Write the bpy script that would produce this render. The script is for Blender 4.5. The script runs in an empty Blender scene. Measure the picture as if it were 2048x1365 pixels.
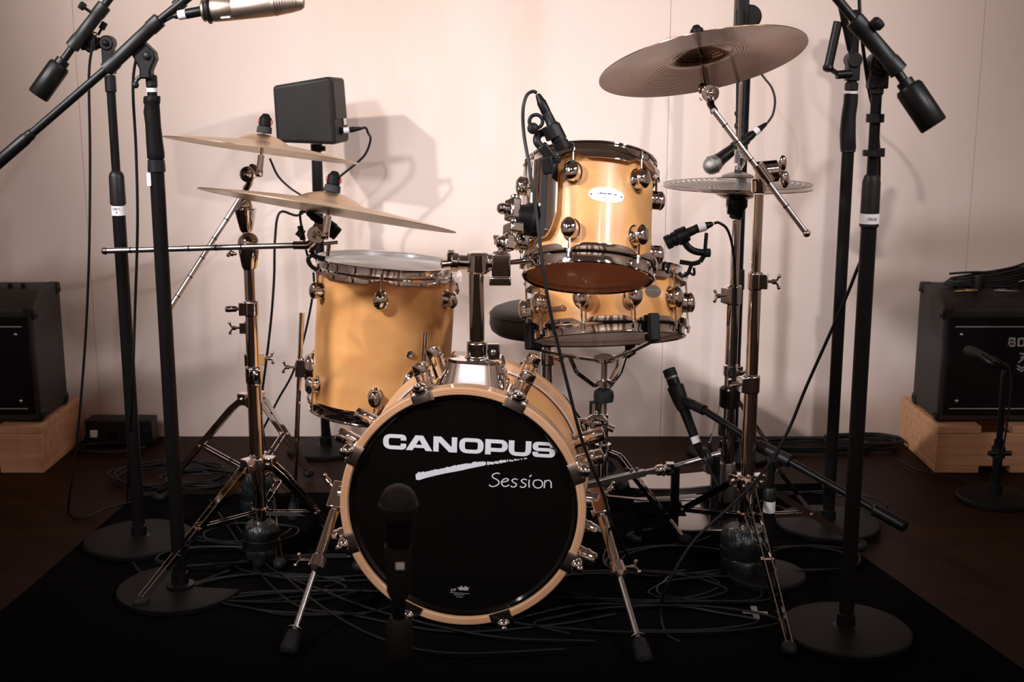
import bpy, math, random
from mathutils import Vector as V, Matrix, noise
random.seed(7)
sc = bpy.context.scene
COL = sc.collection
R = math.radians
# ------------------------------------------------------------------ camera
PITCH, FPX, CAMH = R(11.7), 2500.0, 1.10
SP, CP = math.sin(PITCH), math.cos(PITCH)
cd = bpy.data.cameras.new('camera'); cam = bpy.data.objects.new('camera', cd); COL.objects.link(cam)
cam.location = (0, 0, CAMH); cam.rotation_euler = (R(90) - PITCH, 0, 0)
cd.sensor_width = 36; cd.lens = FPX / 2048 * 36; cd.clip_start = .05
cd.dof.use_dof = True; cd.dof.focus_distance = 2.75; cd.dof.aperture_fstop = 5.6
sc.camera = cam
# ------------------------------------------------------------------ world, lights, exposure
w = bpy.data.worlds.new('world'); sc.world = w; w.use_nodes = True
w.node_tree.nodes['Background'].inputs[0].default_value = (.30, .22, .18, 1)
w.node_tree.nodes['Background'].inputs[1].default_value = .02
vs = sc.view_settings
vs.view_transform = 'Standard'; vs.look = 'None'; vs.exposure = 0.61; vs.gamma = 1; vs.use_curve_mapping = False

def aim(o, p):
    o.rotation_euler = (V(p) - o.location).to_track_quat('-Z', 'Y').to_euler()
def spot(name, loc, target, power, angle, blend, size, col):
    l = bpy.data.lights.new(name, 'SPOT'); l.energy = power; l.spot_size = R(angle); l.spot_blend = blend
    l.shadow_soft_size = size; l.color = col
    o = bpy.data.objects.new(name, l); COL.objects.link(o); o.location = loc; aim(o, target); return o
def area(name, loc, target, power, sx, sy, col):
    l = bpy.data.lights.new(name, 'AREA'); l.energy = power; l.shape = 'RECTANGLE'; l.size = sx; l.size_y = sy; l.color = col
    o = bpy.data.objects.new(name, l); COL.objects.link(o); o.location = loc; aim(o, target); return o
WARM = (1, .94, .90); COOL = (.90, .92, 1)
spot('stage_light_left', (-2.5, 1.6, 2.45), (.35, 3.7, 1.35), 222, 62, 1, .05, WARM)
spot('stage_light_right', (2.5, 1.4, 2.45), (-.35, 3.7, 1.35), 108, 58, 1, .05, WARM)
spot('stage_light_front_left', (-.75, .3, 2.65), (-.15, 3.5, 1.35), 56, 46, 1, .045, COOL)
spot('stage_light_front_right', (.95, .2, 2.65), (-.1, 3.3, 1.25), 50, 46, 1, .045, COOL)
spot('drum_fill_left', (-1.75, .9, 2.15), (-.30, 2.9, .74), 205, 46, 1, .14, COOL)  # soft fill added out of view to brighten the drums from the left
spot('drum_fill_right', (1.45, .8, 2.3), (.05, 2.8, .62), 85, 44, 1, .12, COOL)  # matching added fill for the drums from the right
area('bracket_glint_panel', (-.985, -2.95, 2.055), (-.1, 2.5, .5), .085, .19, .16, (.72, .78, 1))  # added panel, set to show as a reflection in the tom mount bracket
area('chrome_fill_wash', (0, -2.1, 2.88), (0, -3.05, 1.3), 38, 4.5, .25, WARM)  # added wash behind the camera, brightens what the chrome reflects
area('ambient_fill_left', (-2.2, .2, 2.88), (-2.2, .2, 0), 10, .4, 1.6, WARM)  # added unseen fill, lifts the ambient light on side wall and chrome
area('ambient_fill_right', (2.2, .2, 2.88), (2.2, .2, 0), 10, .4, 1.6, WARM)  # same added ambient fill on the right

# ------------------------------------------------------------------ pixel helpers (2048x1365 frame)
def ray(px, py):
    u = (px - 1024) / FPX; v = (py - 682.5) / FPX
    return V((u, CP - v * SP, -SP - v * CP))
def P(px, py, Y):
    d = ray(px, py); t = Y / d.y
    return V((d.x * t, Y, CAMH + d.z * t))
def F(px, py):
    d = ray(px, py); t = -CAMH / d.z
    return V((d.x * t, d.y * t, 0))

# ------------------------------------------------------------------ materials
def mat(name, col, rough=.5, metal=0, spec=.5, coat=0, bump=None, mix=None, emit=None, aniso=0):
    m = bpy.data.materials.new(name); m.use_nodes = True
    nt = m.node_tree; b = nt.nodes['Principled BSDF']
    b.inputs['Base Color'].default_value = (*col, 1); b.inputs['Roughness'].default_value = rough
    b.inputs['Metallic'].default_value = metal; b.inputs['Specular IOR Level'].default_value = spec
    b.inputs['Coat Weight'].default_value = coat; b.inputs['Coat Roughness'].default_value = .12
    def tex(scale, stretch, detail=4):
        tc = nt.nodes.new('ShaderNodeTexCoord'); mp = nt.nodes.new('ShaderNodeMapping'); mp.inputs['Scale'].default_value = stretch
        n = nt.nodes.new('ShaderNodeTexNoise'); n.inputs['Scale'].default_value = scale; n.inputs['Detail'].default_value = detail
        nt.links.new(tc.outputs['Object'], mp.inputs['Vector']); nt.links.new(mp.outputs[0], n.inputs['Vector']); return n
    if mix:
        col2, scale, stretch, lo, hi = mix
        n = tex(scale, stretch); r = nt.nodes.new('ShaderNodeValToRGB')
        r.color_ramp.elements[0].position = lo; r.color_ramp.elements[1].position = hi
        r.color_ramp.elements[0].color = (*col, 1); r.color_ramp.elements[1].color = (*col2, 1)
        nt.links.new(n.outputs['Fac'], r.inputs['Fac']); nt.links.new(r.outputs['Color'], b.inputs['Base Color'])
    if bump:
        scale, stretch, strength, dist = bump
        n = tex(scale, stretch, 6); bp = nt.nodes.new('ShaderNodeBump'); bp.inputs['Strength'].default_value = strength
        bp.inputs['Distance'].default_value = dist
        nt.links.new(n.outputs['Fac'], bp.inputs['Height']); nt.links.new(bp.outputs[0], b.inputs['Normal'])
    return m
M = {}
M['chrome'] = mat('chrome', (.80, .77, .75), .05, 1)
M['chrome_knurled'] = mat('knurled_steel', (.62, .58, .56), .28, 1, bump=(900, (1, 1, 1), .4, .0004))
M['satin_chrome'] = mat('satin_chrome', (.86, .81, .78), .2, 1)
M['steel'] = mat('brushed_steel', (.38, .355, .34), .34, 1)
M['black_metal'] = mat('black_powder_coat', (.006, .005, .005), .38, 0, .2)
M['black_plastic'] = mat('black_plastic', (.009, .008, .008), .45, spec=.3)
M['grey_plastic'] = mat('dark_grey_plastic', (.006, .0052, .005), .5, spec=.12)
M['speaker_plastic'] = mat('speaker_plastic', (.017, .0135, .013), .5, spec=.25)
M['rubber'] = mat('black_rubber', (.012, .011, .011), .62, spec=.3)
M['cable'] = mat('black_cable', (.006, .0055, .0055), .5, spec=.3)
M['tape'] = mat('white_tape', (.78, .74, .72), .6)
M['ink'] = mat('marker_ink', (.02, .02, .03), .6)
M['red'] = mat('red_plastic', (.42, .05, .06), .4)
M['maple'] = mat('maple_lacquer', (.72, .325, .105), .36, coat=.10, mix=((.84, .430, .150), 5, (1, 1, 3.5), .3, .72))
M['maple_inside'] = mat('maple_inside', (.36, .16, .085), .5)
M['hoop_wood'] = mat('hoop_maple', (.62, .325, .165), .34, coat=.3, mix=((.74, .43, .235), 6, (1, 9, 1), .35, .65))
M['black_head'] = mat('black_film_head', (.004, .0035, .003), .10, 0, .45)
M['white_print'] = mat('white_print', (.80, .78, .80), .5)
M['grey_print'] = mat('grey_print', (.42, .40, .40), .5)
M['bearing'] = mat('silver_collar', (.75, .72, .71), .35, .3)
M['seat'] = mat('black_vinyl', (.022, .020, .020), .55, bump=(400, (1, 1, 1), .15, .001))
M['tolex'] = mat('black_tolex', (.020, .017, .016), .6, bump=(420, (1, 1, 1), .5, .001))
M['grille'] = mat('black_grille_cloth', (.006, .005, .005), .8, spec=.15)
M['pine'] = mat('pine_board', (.58, .29, .155), .55, mix=((.72, .42, .25), 7, (.5, 7, 7), .35, .7))
M['mat'] = mat('black_carpet', (.0050, .0044, .0042), .95, spec=0.0, bump=(600, (1, 1, 1), .6, .003))
M['gold_mic'] = mat('champagne_metal', (.60, .475, .375), .40, 1)
M['mesh_grille'] = mat('steel_mesh', (.30, .28, .27), .4, 1, bump=(700, (1, 1, 1), .9, .001))
M['dark_mesh'] = mat('dark_mesh', (.018, .016, .016), .5, .3, bump=(500, (1, 1, 1), .9, .002))
M['bag'] = mat('black_nylon', (.006, .007, .007), .33)
M['bag_grey'] = mat('grey_nylon', (.012, .014, .015), .30, bump=(26, (1, 1, .5), 1, .02))
M['crossgrey'] = mat('grey_gaffer_tape', (.20, .19, .18), .7)
M['gold'] = mat('gold_plug', (.55, .40, .18), .25, 1)
M['badge'] = mat('brushed_badge', (.55, .52, .50), .28, .9)
M['felt'] = mat('black_felt', (.02, .018, .018), .9)

def wood_floor():
    m = mat('dark_wood_floor', (.035, .016, .010), .5, spec=.06)
    nt = m.node_tree; b = nt.nodes['Principled BSDF']
    tc = nt.nodes.new('ShaderNodeTexCoord'); br = nt.nodes.new('ShaderNodeTexBrick')
    br.inputs['Scale'].default_value = 1; br.inputs['Brick Width'].default_value = 1.3; br.inputs['Row Height'].default_value = .075
    br.inputs['Mortar Size'].default_value = .002; br.offset = .37
    br.inputs['Color1'].default_value = (.032, .013, .007, 1); br.inputs['Color2'].default_value = (.023, .009, .005, 1); br.inputs['Mortar'].default_value = (.012, .006, .004, 1)
    n = nt.nodes.new('ShaderNodeTexNoise'); mp = nt.nodes.new('ShaderNodeMapping'); mp.inputs['Scale'].default_value = (3, 60, 1)
    nt.links.new(tc.outputs['Object'], br.inputs['Vector']); nt.links.new(tc.outputs['Object'], mp.inputs[0]); nt.links.new(mp.outputs[0], n.inputs['Vector'])
    mx = nt.nodes.new('ShaderNodeMix'); mx.data_type = 'RGBA'; mx.blend_type = 'MULTIPLY'; mx.inputs[0].default_value = .55
    nt.links.new(br.outputs['Color'], mx.inputs[6]); nt.links.new(n.outputs['Fac'], mx.inputs[7]); nt.links.new(mx.outputs[2], b.inputs['Base Color'])
    return m
M['floor'] = wood_floor()
M['wall'] = mat('cream_wall_cloth', (.83, .675, .600), .85, spec=.15, mix=((.74, .565, .47), 1.7, (1.9, 1, .5), .50, .80), bump=(260, (1, 1, 2), .12, .0015))  # tan mottling in the colour stands in for caustics off the cymbals
M['brown_wall'] = mat('brown_panelling', (.16, .085, .05), .5, mix=((.22, .12, .07), 3, (6, 6, .5), .3, .7))
M['ceiling'] = mat('ceiling_board', (.45, .38, .33), .8)

def cymbal_mat(name, col, rough):
    m = mat(name, col, rough, 1)
    nt = m.node_tree; b = nt.nodes['Principled BSDF']
    tc = nt.nodes.new('ShaderNodeTexCoord'); sx = nt.nodes.new('ShaderNodeSeparateXYZ'); nt.links.new(tc.outputs['Object'], sx.inputs[0])
    cx = nt.nodes.new('ShaderNodeCombineXYZ'); nt.links.new(sx.outputs[0], cx.inputs[0]); nt.links.new(sx.outputs[1], cx.inputs[1])
    ln = nt.nodes.new('ShaderNodeVectorMath'); ln.operation = 'LENGTH'; nt.links.new(cx.outputs[0], ln.inputs[0])
    mu = nt.nodes.new('ShaderNodeMath'); mu.operation = 'MULTIPLY'; mu.inputs[1].default_value = 850; nt.links.new(ln.outputs['Value'], mu.inputs[0])
    nz = nt.nodes.new('ShaderNodeTexNoise'); nz.inputs['Scale'].default_value = 9; nt.links.new(tc.outputs['Object'], nz.inputs['Vector'])
    n2 = nt.nodes.new('ShaderNodeMath'); n2.operation = 'MULTIPLY'; n2.inputs[1].default_value = 6; nt.links.new(nz.outputs['Fac'], n2.inputs[0])
    ad = nt.nodes.new('ShaderNodeMath'); ad.operation = 'ADD'; nt.links.new(mu.outputs[0], ad.inputs[0]); nt.links.new(n2.outputs[0], ad.inputs[1])
    si = nt.nodes.new('ShaderNodeMath'); si.operation = 'SINE'; nt.links.new(ad.outputs[0], si.inputs[0])
    bp = nt.nodes.new('ShaderNodeBump'); bp.inputs['Strength'].default_value = .22; bp.inputs['Distance'].default_value = .0006
    nt.links.new(si.outputs[0], bp.inputs['Height']); nt.links.new(bp.outputs[0], b.inputs['Normal'])
    r = nt.nodes.new('ShaderNodeValToRGB'); r.color_ramp.elements[0].position = .35; r.color_ramp.elements[1].position = .7
    r.color_ramp.elements[0].color = (*[c * .72 for c in col], 1); r.color_ramp.elements[1].color = (*col, 1)
    nt.links.new(nz.outputs['Fac'], r.inputs[0]); nt.links.new(r.outputs[0], b.inputs['Base Color'])
    return m
M['bronze'] = cymbal_mat('cymbal_bronze', (.66, .49, .31), .27)
M['dark_bronze'] = cymbal_mat('dark_cymbal_bronze', (.30, .18, .115), .16)
M['pale_bronze'] = cymbal_mat('pale_cymbal_bronze', (.74, .56, .38), .33)

def perforated():
    m = mat('perforated_cymbal', (.34, .33, .32), .35, 1)
    nt = m.node_tree; b = nt.nodes['Principled BSDF']
    def mth(op, a, bb=None, v=None):
        n = nt.nodes.new('ShaderNodeMath'); n.operation = op
        nt.links.new(a, n.inputs[0])
        if bb is not None: nt.links.new(bb, n.inputs[1])
        if v is not None: n.inputs[1].default_value = v
        return n.outputs[0]
    tc = nt.nodes.new('ShaderNodeTexCoord'); sx = nt.nodes.new('ShaderNodeSeparateXYZ'); nt.links.new(tc.outputs['Object'], sx.inputs[0])
    x, y = sx.outputs[0], sx.outputs[1]
    rr = mth('SQRT', mth('ADD', mth('MULTIPLY', x, x), mth('MULTIPLY', y, y)))
    th = mth('ARCTAN2', y, x)
    ring = mth('MULTIPLY', rr, v=1 / .0125)
    fr = mth('SUBTRACT', mth('FRACT', ring), v=.5)
    idx = mth('FLOOR', ring)
    # holes per ring kept constant: 72, every other ring shifted by half a step
    tt = mth('ADD', mth('MULTIPLY', th, v=84 / (2 * math.pi)), mth('MULTIPLY', idx, v=.5))
    ft = mth('SUBTRACT', mth('FRACT', mth('ADD', tt, v=200.0)), v=.5)
    dt = mth('MULTIPLY', mth('MULTIPLY', ft, rr), v=2 * math.pi / 84)
    dr = mth('MULTIPLY', fr, v=.0125)
    dd = mth('SQRT', mth('ADD', mth('MULTIPLY', dt, dt), mth('MULTIPLY', dr, dr)))
    solid = mth('GREATER_THAN', dd, v=.0047)
    edge = mth('GREATER_THAN', rr, v=.172); bell = mth('LESS_THAN', rr, v=.034)
    a = mth('MAXIMUM', mth('MAXIMUM', solid, edge), bell)
    nt.links.new(a, b.inputs['Alpha'])
    return m
M['perforated'] = perforated()

def film(name, col, fac, rough):
    m = bpy.data.materials.new(name); m.use_nodes = True; nt = m.node_tree
    for n in list(nt.nodes): nt.nodes.remove(n)
    o = nt.nodes.new('ShaderNodeOutputMaterial'); mx = nt.nodes.new('ShaderNodeMixShader'); t = nt.nodes.new('ShaderNodeBsdfTransparent')
    p = nt.nodes.new('ShaderNodeBsdfPrincipled'); p.inputs['Base Color'].default_value = (*col, 1); p.inputs['Roughness'].default_value = rough
    t.inputs[0].default_value = (.93, .88, .84, 1); mx.inputs[0].default_value = fac
    tl = nt.nodes.new('ShaderNodeBsdfTranslucent'); tl.inputs[0].default_value = (*col, 1); m2 = nt.nodes.new('ShaderNodeMixShader'); m2.inputs[0].default_value = .45
    nt.links.new(p.outputs[0], m2.inputs[1]); nt.links.new(tl.outputs[0], m2.inputs[2])
    nt.links.new(t.outputs[0], mx.inputs[1]); nt.links.new(m2.outputs[0], mx.inputs[2]); nt.links.new(mx.outputs[0], o.inputs[0]); return m
def skin(name, col, trans, rough=.5):
    m = bpy.data.materials.new(name); m.use_nodes = True; nt = m.node_tree; p = nt.nodes['Principled BSDF']; o = nt.nodes['Material Output']
    p.inputs['Base Color'].default_value = (*col, 1); p.inputs['Roughness'].default_value = rough
    t = nt.nodes.new('ShaderNodeBsdfTranslucent'); t.inputs[0].default_value = (*col, 1); mx = nt.nodes.new('ShaderNodeMixShader'); mx.inputs[0].default_value = trans
    nt.links.new(p.outputs[0], mx.inputs[1]); nt.links.new(t.outputs[0], mx.inputs[2]); nt.links.new(mx.outputs[0], o.inputs[0]); return m
M['coated'] = skin('coated_white_head', (.88, .83, .79), .25, .45)
M['clear_head'] = film('clear_film_head', (.60, .45, .38), .42, .08)
M['hazy_head'] = skin('hazy_film_head', (.80, .76, .72), .6, .25)

# ------------------------------------------------------------------ object helpers
RM = {}
def root(name, label, cat, loc=(0, 0, 0), rot=None, group=None):
    o = bpy.data.objects.new(name, None); COL.objects.link(o)
    o.empty_display_size = .05
    mtx = Matrix.Translation(V(loc)) @ (rot.to_4x4() if rot else Matrix.Identity(4))
    o.matrix_world = mtx; RM[o.name] = mtx
    o['label'] = label; o['category'] = cat
    if group: o['group'] = group
    return o
def basis(d):
    d = V(d).normalized(); a = V((0, 0, 1)) if abs(d.z) < .9 else V((1, 0, 0))
    x = a.cross(d).normalized(); return x, d.cross(x).normalized(), d
def spline(pts, n=6):
    pts = [V(p) for p in pts]
    if len(pts) < 3: return pts
    q = [2 * pts[0] - pts[1]] + pts + [2 * pts[-1] - pts[-2]]; out = []
    for i in range(1, len(q) - 2):
        a, b, c, d = q[i - 1], q[i], q[i + 1], q[i + 2]
        for k in range(n):
            t = k / n
            out.append(.5 * ((2 * b) + (c - a) * t + (2 * a - 5 * b + 4 * c - d) * t * t + (3 * b - a - 3 * c + d) * t ** 3))
    out.append(pts[-1]); return out
class MB:
    def __init__(s): s.v = []; s.f = []
    def add(s, vs, fs):
        k = len(s.v); s.v += [V(x) for x in vs]; s.f += [tuple(i + k for i in f) for f in fs]; return s
    def rings(s, rings, cap0=True, cap1=True, closed=False):
        n = len(rings[0]); vs = [p for r in rings for p in r]; fs = []
        m = len(rings)
        for i in range(m if closed else m - 1):
            j = (i + 1) % m
            for k in range(n):
                fs.append((i * n + k, i * n + (k + 1) % n, j * n + (k + 1) % n, j * n + k))
        if not closed:
            if cap0: fs.append(tuple(range(n - 1, -1, -1)))
            if cap1: fs.append(tuple((m - 1) * n + k for k in range(n)))
        return s.add(vs, fs)
    def cyl(s, p0, p1, r0, r1=None, n=18):
        p0, p1 = V(p0), V(p1); r1 = r0 if r1 is None else r1; x, y, d = basis(p1 - p0)
        c = [(math.cos(2 * math.pi * k / n), math.sin(2 * math.pi * k / n)) for k in range(n)]
        return s.rings([[p0 + (x * a + y * b) * r0 for a, b in c], [p1 + (x * a + y * b) * r1 for a, b in c]])
    def prof(s, p0, d, prof, n=24):
        """lathe along the axis d from p0; prof = [(t, r)]"""
        p0 = V(p0); x, y, d = basis(d); rs = []
        for t, r in prof:
            r = max(r, 1e-5)
            rs.append([p0 + d * t + (x * math.cos(2 * math.pi * k / n) + y * math.sin(2 * math.pi * k / n)) * r for k in range(n)])
        return s.rings(rs)
    def tube(s, pts, r, n=8, smooth=6):
        pts = spline(pts, smooth) if smooth else [V(p) for p in pts]
        d = (pts[1] - pts[0]).normalized(); x, y, _ = basis(d); rs = []
        for i, p in enumerate(pts):
            t = (pts[min(i + 1, len(pts) - 1)] - pts[max(i - 1, 0)])
            if t.length > 1e-9: d = t.normalized()
            x = (x - d * x.dot(d)).normalized(); y = d.cross(x)
            rs.append([p + (x * math.cos(2 * math.pi * k / n) + y * math.sin(2 * math.pi * k / n)) * r for k in range(n)])
        return s.rings(rs)
    def box(s, c, sx, sy, sz, rot=None):
        c = V(c); vs = [V((a * sx / 2, b * sy / 2, e * sz / 2)) for a in (-1, 1) for b in (-1, 1) for e in (-1, 1)]
        if rot: vs = [rot @ v for v in vs]
        return s.add([c + v for v in vs], [(0, 1, 3, 2), (4, 6, 7, 5), (0, 4, 5, 1), (2, 3, 7, 6), (0, 2, 6, 4), (1, 5, 7, 3)])
    def beam(s, p0, p1, w, h, up=(0, 0, 1)):
        p0, p1 = V(p0), V(p1); d = (p1 - p0).normalized(); x = d.cross(V(up)).normalized(); y = x.cross(d)
        q = [(x * a * w / 2 + y * b * h / 2) for a, b in ((-1, -1), (1, -1), (1, 1), (-1, 1))]
        return s.rings([[p0 + k for k in q], [p1 + k for k in q]])
    def strip(s, pts, w, h, up=(0, 0, 1)):
        for a, b in zip(pts, pts[1:]): s.beam(a, b, w, h, up)
        return s
    def ball(s, c, r, n=20, m=12, sc3=(1, 1, 1), rot=None):
        c = V(c); rs = []
        for i in range(m + 1):
            ph = math.pi * i / m; ring = []
            for k in range(n):
                th = 2 * math.pi * k / n
                q = V((max(math.sin(ph), 1e-4) * math.cos(th) * sc3[0], max(math.sin(ph), 1e-4) * math.sin(th) * sc3[1], -math.cos(ph) * sc3[2])) * r
                ring.append(c + (rot @ q if rot else q))
            rs.append(ring)
        return s.rings(rs)
    def torus(s, c, ax, Rr, r, n=48, m=8):
        c = V(c); x, y, d = basis(ax); rs = []
        for i in range(n):
            a = 2 * math.pi * i / n; e = x * math.cos(a) + y * math.sin(a)
            rs.append([c + e * (Rr + r * math.cos(2 * math.pi * k / m)) + d * (r * math.sin(2 * math.pi * k / m)) for k in range(m)])
        return s.rings(rs, closed=True)
    def wing(s, p, d, side, L=.02, r=.006):
        """a wing screw: stem along d from p, two ears spread along side"""
        p = V(p); d = V(d).normalized(); side = V(side).normalized(); e = p + d * L
        s.cyl(p, e, r * .55); s.cyl(p + d * L * .6, e, r)
        up = d.cross(side)
        for k in (-1, 1):
            a = e + side * k * r * .5; b = e + d * .004 + side * k * .0125
            s.beam(a, b, .004, .008, up); s.ball(b, .0045, 10, 8)
        return s
    def build(s, name, m, parent=None, world=True, bevel=0, smooth=True, angle=35, segs=2, kind=None, label=None):
        me = bpy.data.meshes.new(name); vs = s.v
        if parent is not None and world:
            inv = RM[parent.name].inverted() if parent.name in RM else RM[parent.parent.name].inverted()
            vs = [inv @ v for v in vs]
        me.from_pydata(vs, [], s.f); me.update()
        o = bpy.data.objects.new(name, me); COL.objects.link(o)
        if parent is not None: o.parent = parent
        import bmesh
        bm = bmesh.new(); bm.from_mesh(me); bmesh.ops.recalc_face_normals(bm, faces=bm.faces); bm.to_mesh(me); bm.free()
        if smooth:
            me.shade_smooth(); me.set_sharp_from_angle(angle=R(angle))
        if m is not None: me.materials.append(M[m] if isinstance(m, str) else m)
        if bevel:
            b = o.modifiers.new('bevel', 'BEVEL'); b.width = bevel; b.segments = segs; b.limit_method = 'ANGLE'; b.angle_limit = R(40)
        if kind: o['kind'] = kind
        if label: o['label'] = label
        return o
def tag(o, label, cat, group=None, kind=None):
    o['label'] = label; o['category'] = cat
    if group: o['group'] = group
    if kind: o['kind'] = kind
    return o
def struct(name, mb, m, bevel=0):
    return mb.build(name, m, kind='structure', bevel=bevel)
def text(body, size, m, name, parent, mtx, extrude=.0002, sx=1, shear=0, align='CENTER'):
    c = bpy.data.curves.new(name, 'FONT'); c.body = body; c.size = size; c.extrude = extrude; c.align_x = align; c.align_y = 'CENTER'; c.shear = shear
    o = bpy.data.objects.new(name + '_curve', c); COL.objects.link(o)
    me = bpy.data.meshes.new_from_object(o); bpy.data.objects.remove(o)
    me.transform(mtx @ Matrix.Diagonal((sx, 1, 1, 1)))
    ob = bpy.data.objects.new(name, me); COL.objects.link(ob); ob.parent = parent
    me.materials.clear(); me.materials.append(M[m]); return ob
def faceM(c, xdir, up):
    """matrix taking text space (x right, y up) to a surface at c with axes xdir, up"""
    x = V(xdir).normalized(); y = V(up); y = (y - x * y.dot(x)).normalized(); z = x.cross(y)
    m = Matrix((x, y, z)).transposed().to_4x4(); m.translation = V(c); return m
UP = V((0, 0, 1))

# ================================================================== SETTING
WY = 3.82
struct('floor', MB().box((0, .4, -.05), 6.6, 7.1, .1), 'floor')
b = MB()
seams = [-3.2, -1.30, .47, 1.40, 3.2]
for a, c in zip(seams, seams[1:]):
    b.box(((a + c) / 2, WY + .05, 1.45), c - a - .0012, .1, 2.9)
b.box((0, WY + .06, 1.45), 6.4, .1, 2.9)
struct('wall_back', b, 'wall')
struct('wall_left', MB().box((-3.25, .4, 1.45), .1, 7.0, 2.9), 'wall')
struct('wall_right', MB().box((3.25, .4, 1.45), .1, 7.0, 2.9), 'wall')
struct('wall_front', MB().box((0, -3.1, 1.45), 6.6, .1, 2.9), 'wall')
for k_, (x_, w_) in enumerate(((-2.55, .5), (-1.75, .22), (-.45, .30), (.35, .55), (1.45, .25), (2.35, .6))):
    struct('trim_%d' % (k_ + 1), MB().box((x_, -3.04, 1.45), w_, .03, 2.9), 'brown_wall')
struct('ceiling', MB().box((0, .4, 2.95), 6.6, 7.1, .1), 'ceiling')

# black carpet under the kit
q = [F(205, 985), F(1640, 935), F(1700, 1100), F(2110, 1390), F(-200, 1390), F(60, 1180)]
q[0].x, q[0].y = -1.02, 3.22; q[1].x, q[1].y = .86, 3.33
th = .006
b = MB()
n = len(q)
b.add([p for p in q] + [p + UP * th for p in q], [tuple(range(n - 1, -1, -1)), tuple(range(n, 2 * n))] + [(i, (i + 1) % n, (i + 1) % n + n, i + n) for i in range(n)])
tag(b.build('stage_carpet', 'mat'), 'large black carpet spread over the wooden floor under the drum kit', 'carpet')

# ================================================================== DRUM PARTS (local drum space: axis z, angle 0 faces -y)
def adir(a): return V((math.sin(a), -math.cos(a), 0))
def atan_(a): return V((math.cos(a), math.sin(a), 0))
def shell(Rr, z0, z1, n=96, t=.007):
    rs = []
    for r, z in ((Rr, z0), (Rr, z1), (Rr - t, z1), (Rr - t, z0)):
        rs.append([V((r * math.cos(2 * math.pi * k / n), r * math.sin(2 * math.pi * k / n), z)) for k in range(n)])
    return MB().rings(rs, closed=True)
def hoop(Rr, z, s, angs, n=144):
    """triple flanged scalloped hoop; s = +1 batter side, -1 resonant side"""
    prof = [(-.003, .020), (.004, .0215), (.0065, .020), (.0065, .0175), (.0022, .0165), (.0022, .006), (.0035, .001), (.0105, -.001), (.0125, -.004), (.0125, 'e'), (.0105, 'e'), (.008, -.004), (-.0005, .000), (-.0005, .018)]
    cols = [[] for _ in prof]
    for k in range(n):
        th = 2 * math.pi * k / n
        dmin = min(abs((th - a + math.pi) % (2 * math.pi) - math.pi) for a in angs)
        half = math.pi / len(angs)
        u = min(1, dmin / (half * .42)); sm = u * u * (3 - 2 * u)
        e = -.006 - .011 * sm
        d = adir(th)
        for i, (dr, h) in enumerate(prof):
            hh = e if h == 'e' else h
            cols[i].append(d * (Rr + dr) + UP * (z + s * hh))
    return MB().rings(cols, closed=True)
def disc(Rr, z, s, n=96, dome=0.0):
    rs = []
    for r in (1, .97, .9, .5, .15): rs.append([adir(2 * math.pi * k / n) * (Rr * r) + UP * (z + s * (dome * (1 - r * r) + (.002 if r < .99 else 0))) for k in range(n)])
    return MB().rings(rs, cap0=False)
def lug(a, z, Rr, rx=.0155, rz=.0205, L=.027):
    d, t = adir(a), atan_(a); n = 28; rs = []
    for sc_, o in ((1.18, -.003), (1.18, .0025), (1.02, .0035), (1.0, .004), (.98, L * .78), (1.03, L * .82), (1.03, L * .90), (.96, L * .98), (.75, L + .0035), (.4, L + .0055), (.02, L + .006)):
        rs.append([d * (Rr + o) + t * (rx * sc_ * math.cos(2 * math.pi * k / n)) + UP * (z + rz * sc_ * math.sin(2 * math.pi * k / n)) for k in range(n)])
    return MB().rings(rs)
def rod(a, Rr, z0, z1, s):
    """tension rod from the lug (z0) to the hoop ear (z1), with square head and washer"""
    c = adir(a) * (Rr + .0135); b = MB()
    b.cyl(c + UP * z0, c + UP * z1, .0026, n=10); b.cyl(c + UP * (z1 - .002 * s), c + UP * (z1 + .004 * s), .0055, n=12)
    b.cyl(c + UP * (z1 + .004 * s), c + UP * (z1 + .014 * s), .0034, n=8)
    b.box(c - adir(a) * .006 + UP * (z1 - .003 * s), .012, .012, .004, Matrix.Rotation(a, 3, 'Z'))
    return b
def drum_common(root_, Rr, h, angs, head_top, head_bottom, lugs=2, lz=.045, group_angs=None):
    z0, z1 = -h / 2, h / 2
    shell(Rr, z0 + .004, z1 - .004).build('shell', 'maple', root_, world=False)
    hoop(Rr + .002, z1 - .006, 1, angs).build('top_hoop', 'chrome', root_, world=False)
    hoop(Rr + .002, z0 + .006, -1, angs).build('bottom_hoop', 'chrome', root_, world=False)
    disc(Rr + .0005, z1 + .001, 1).build('top_head', head_top, root_, world=False)
    disc(Rr + .0005, z0 - .001, -1).build('bottom_head', head_bottom, root_, world=False)
    for a in angs:
        if lugs == 2:
            for s, z in ((1, z1 - lz), (-1, z0 + lz)):
                l = lug(a, z, Rr).build('lug', 'chrome', root_, world=False)
                rod(a, Rr, z, (z1 - .008 if s > 0 else z0 + .008), s).build('tension_rod', 'chrome', l, world=False)
        else:
            l = lug(a, 0, Rr, .017, .024).build('lug', 'chrome', root_, world=False)
            for s in (1, -1):
                rod(a, Rr, s * .015, s * (h / 2 - .008), s).build('tension_rod', 'chrome', l, world=False)

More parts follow.
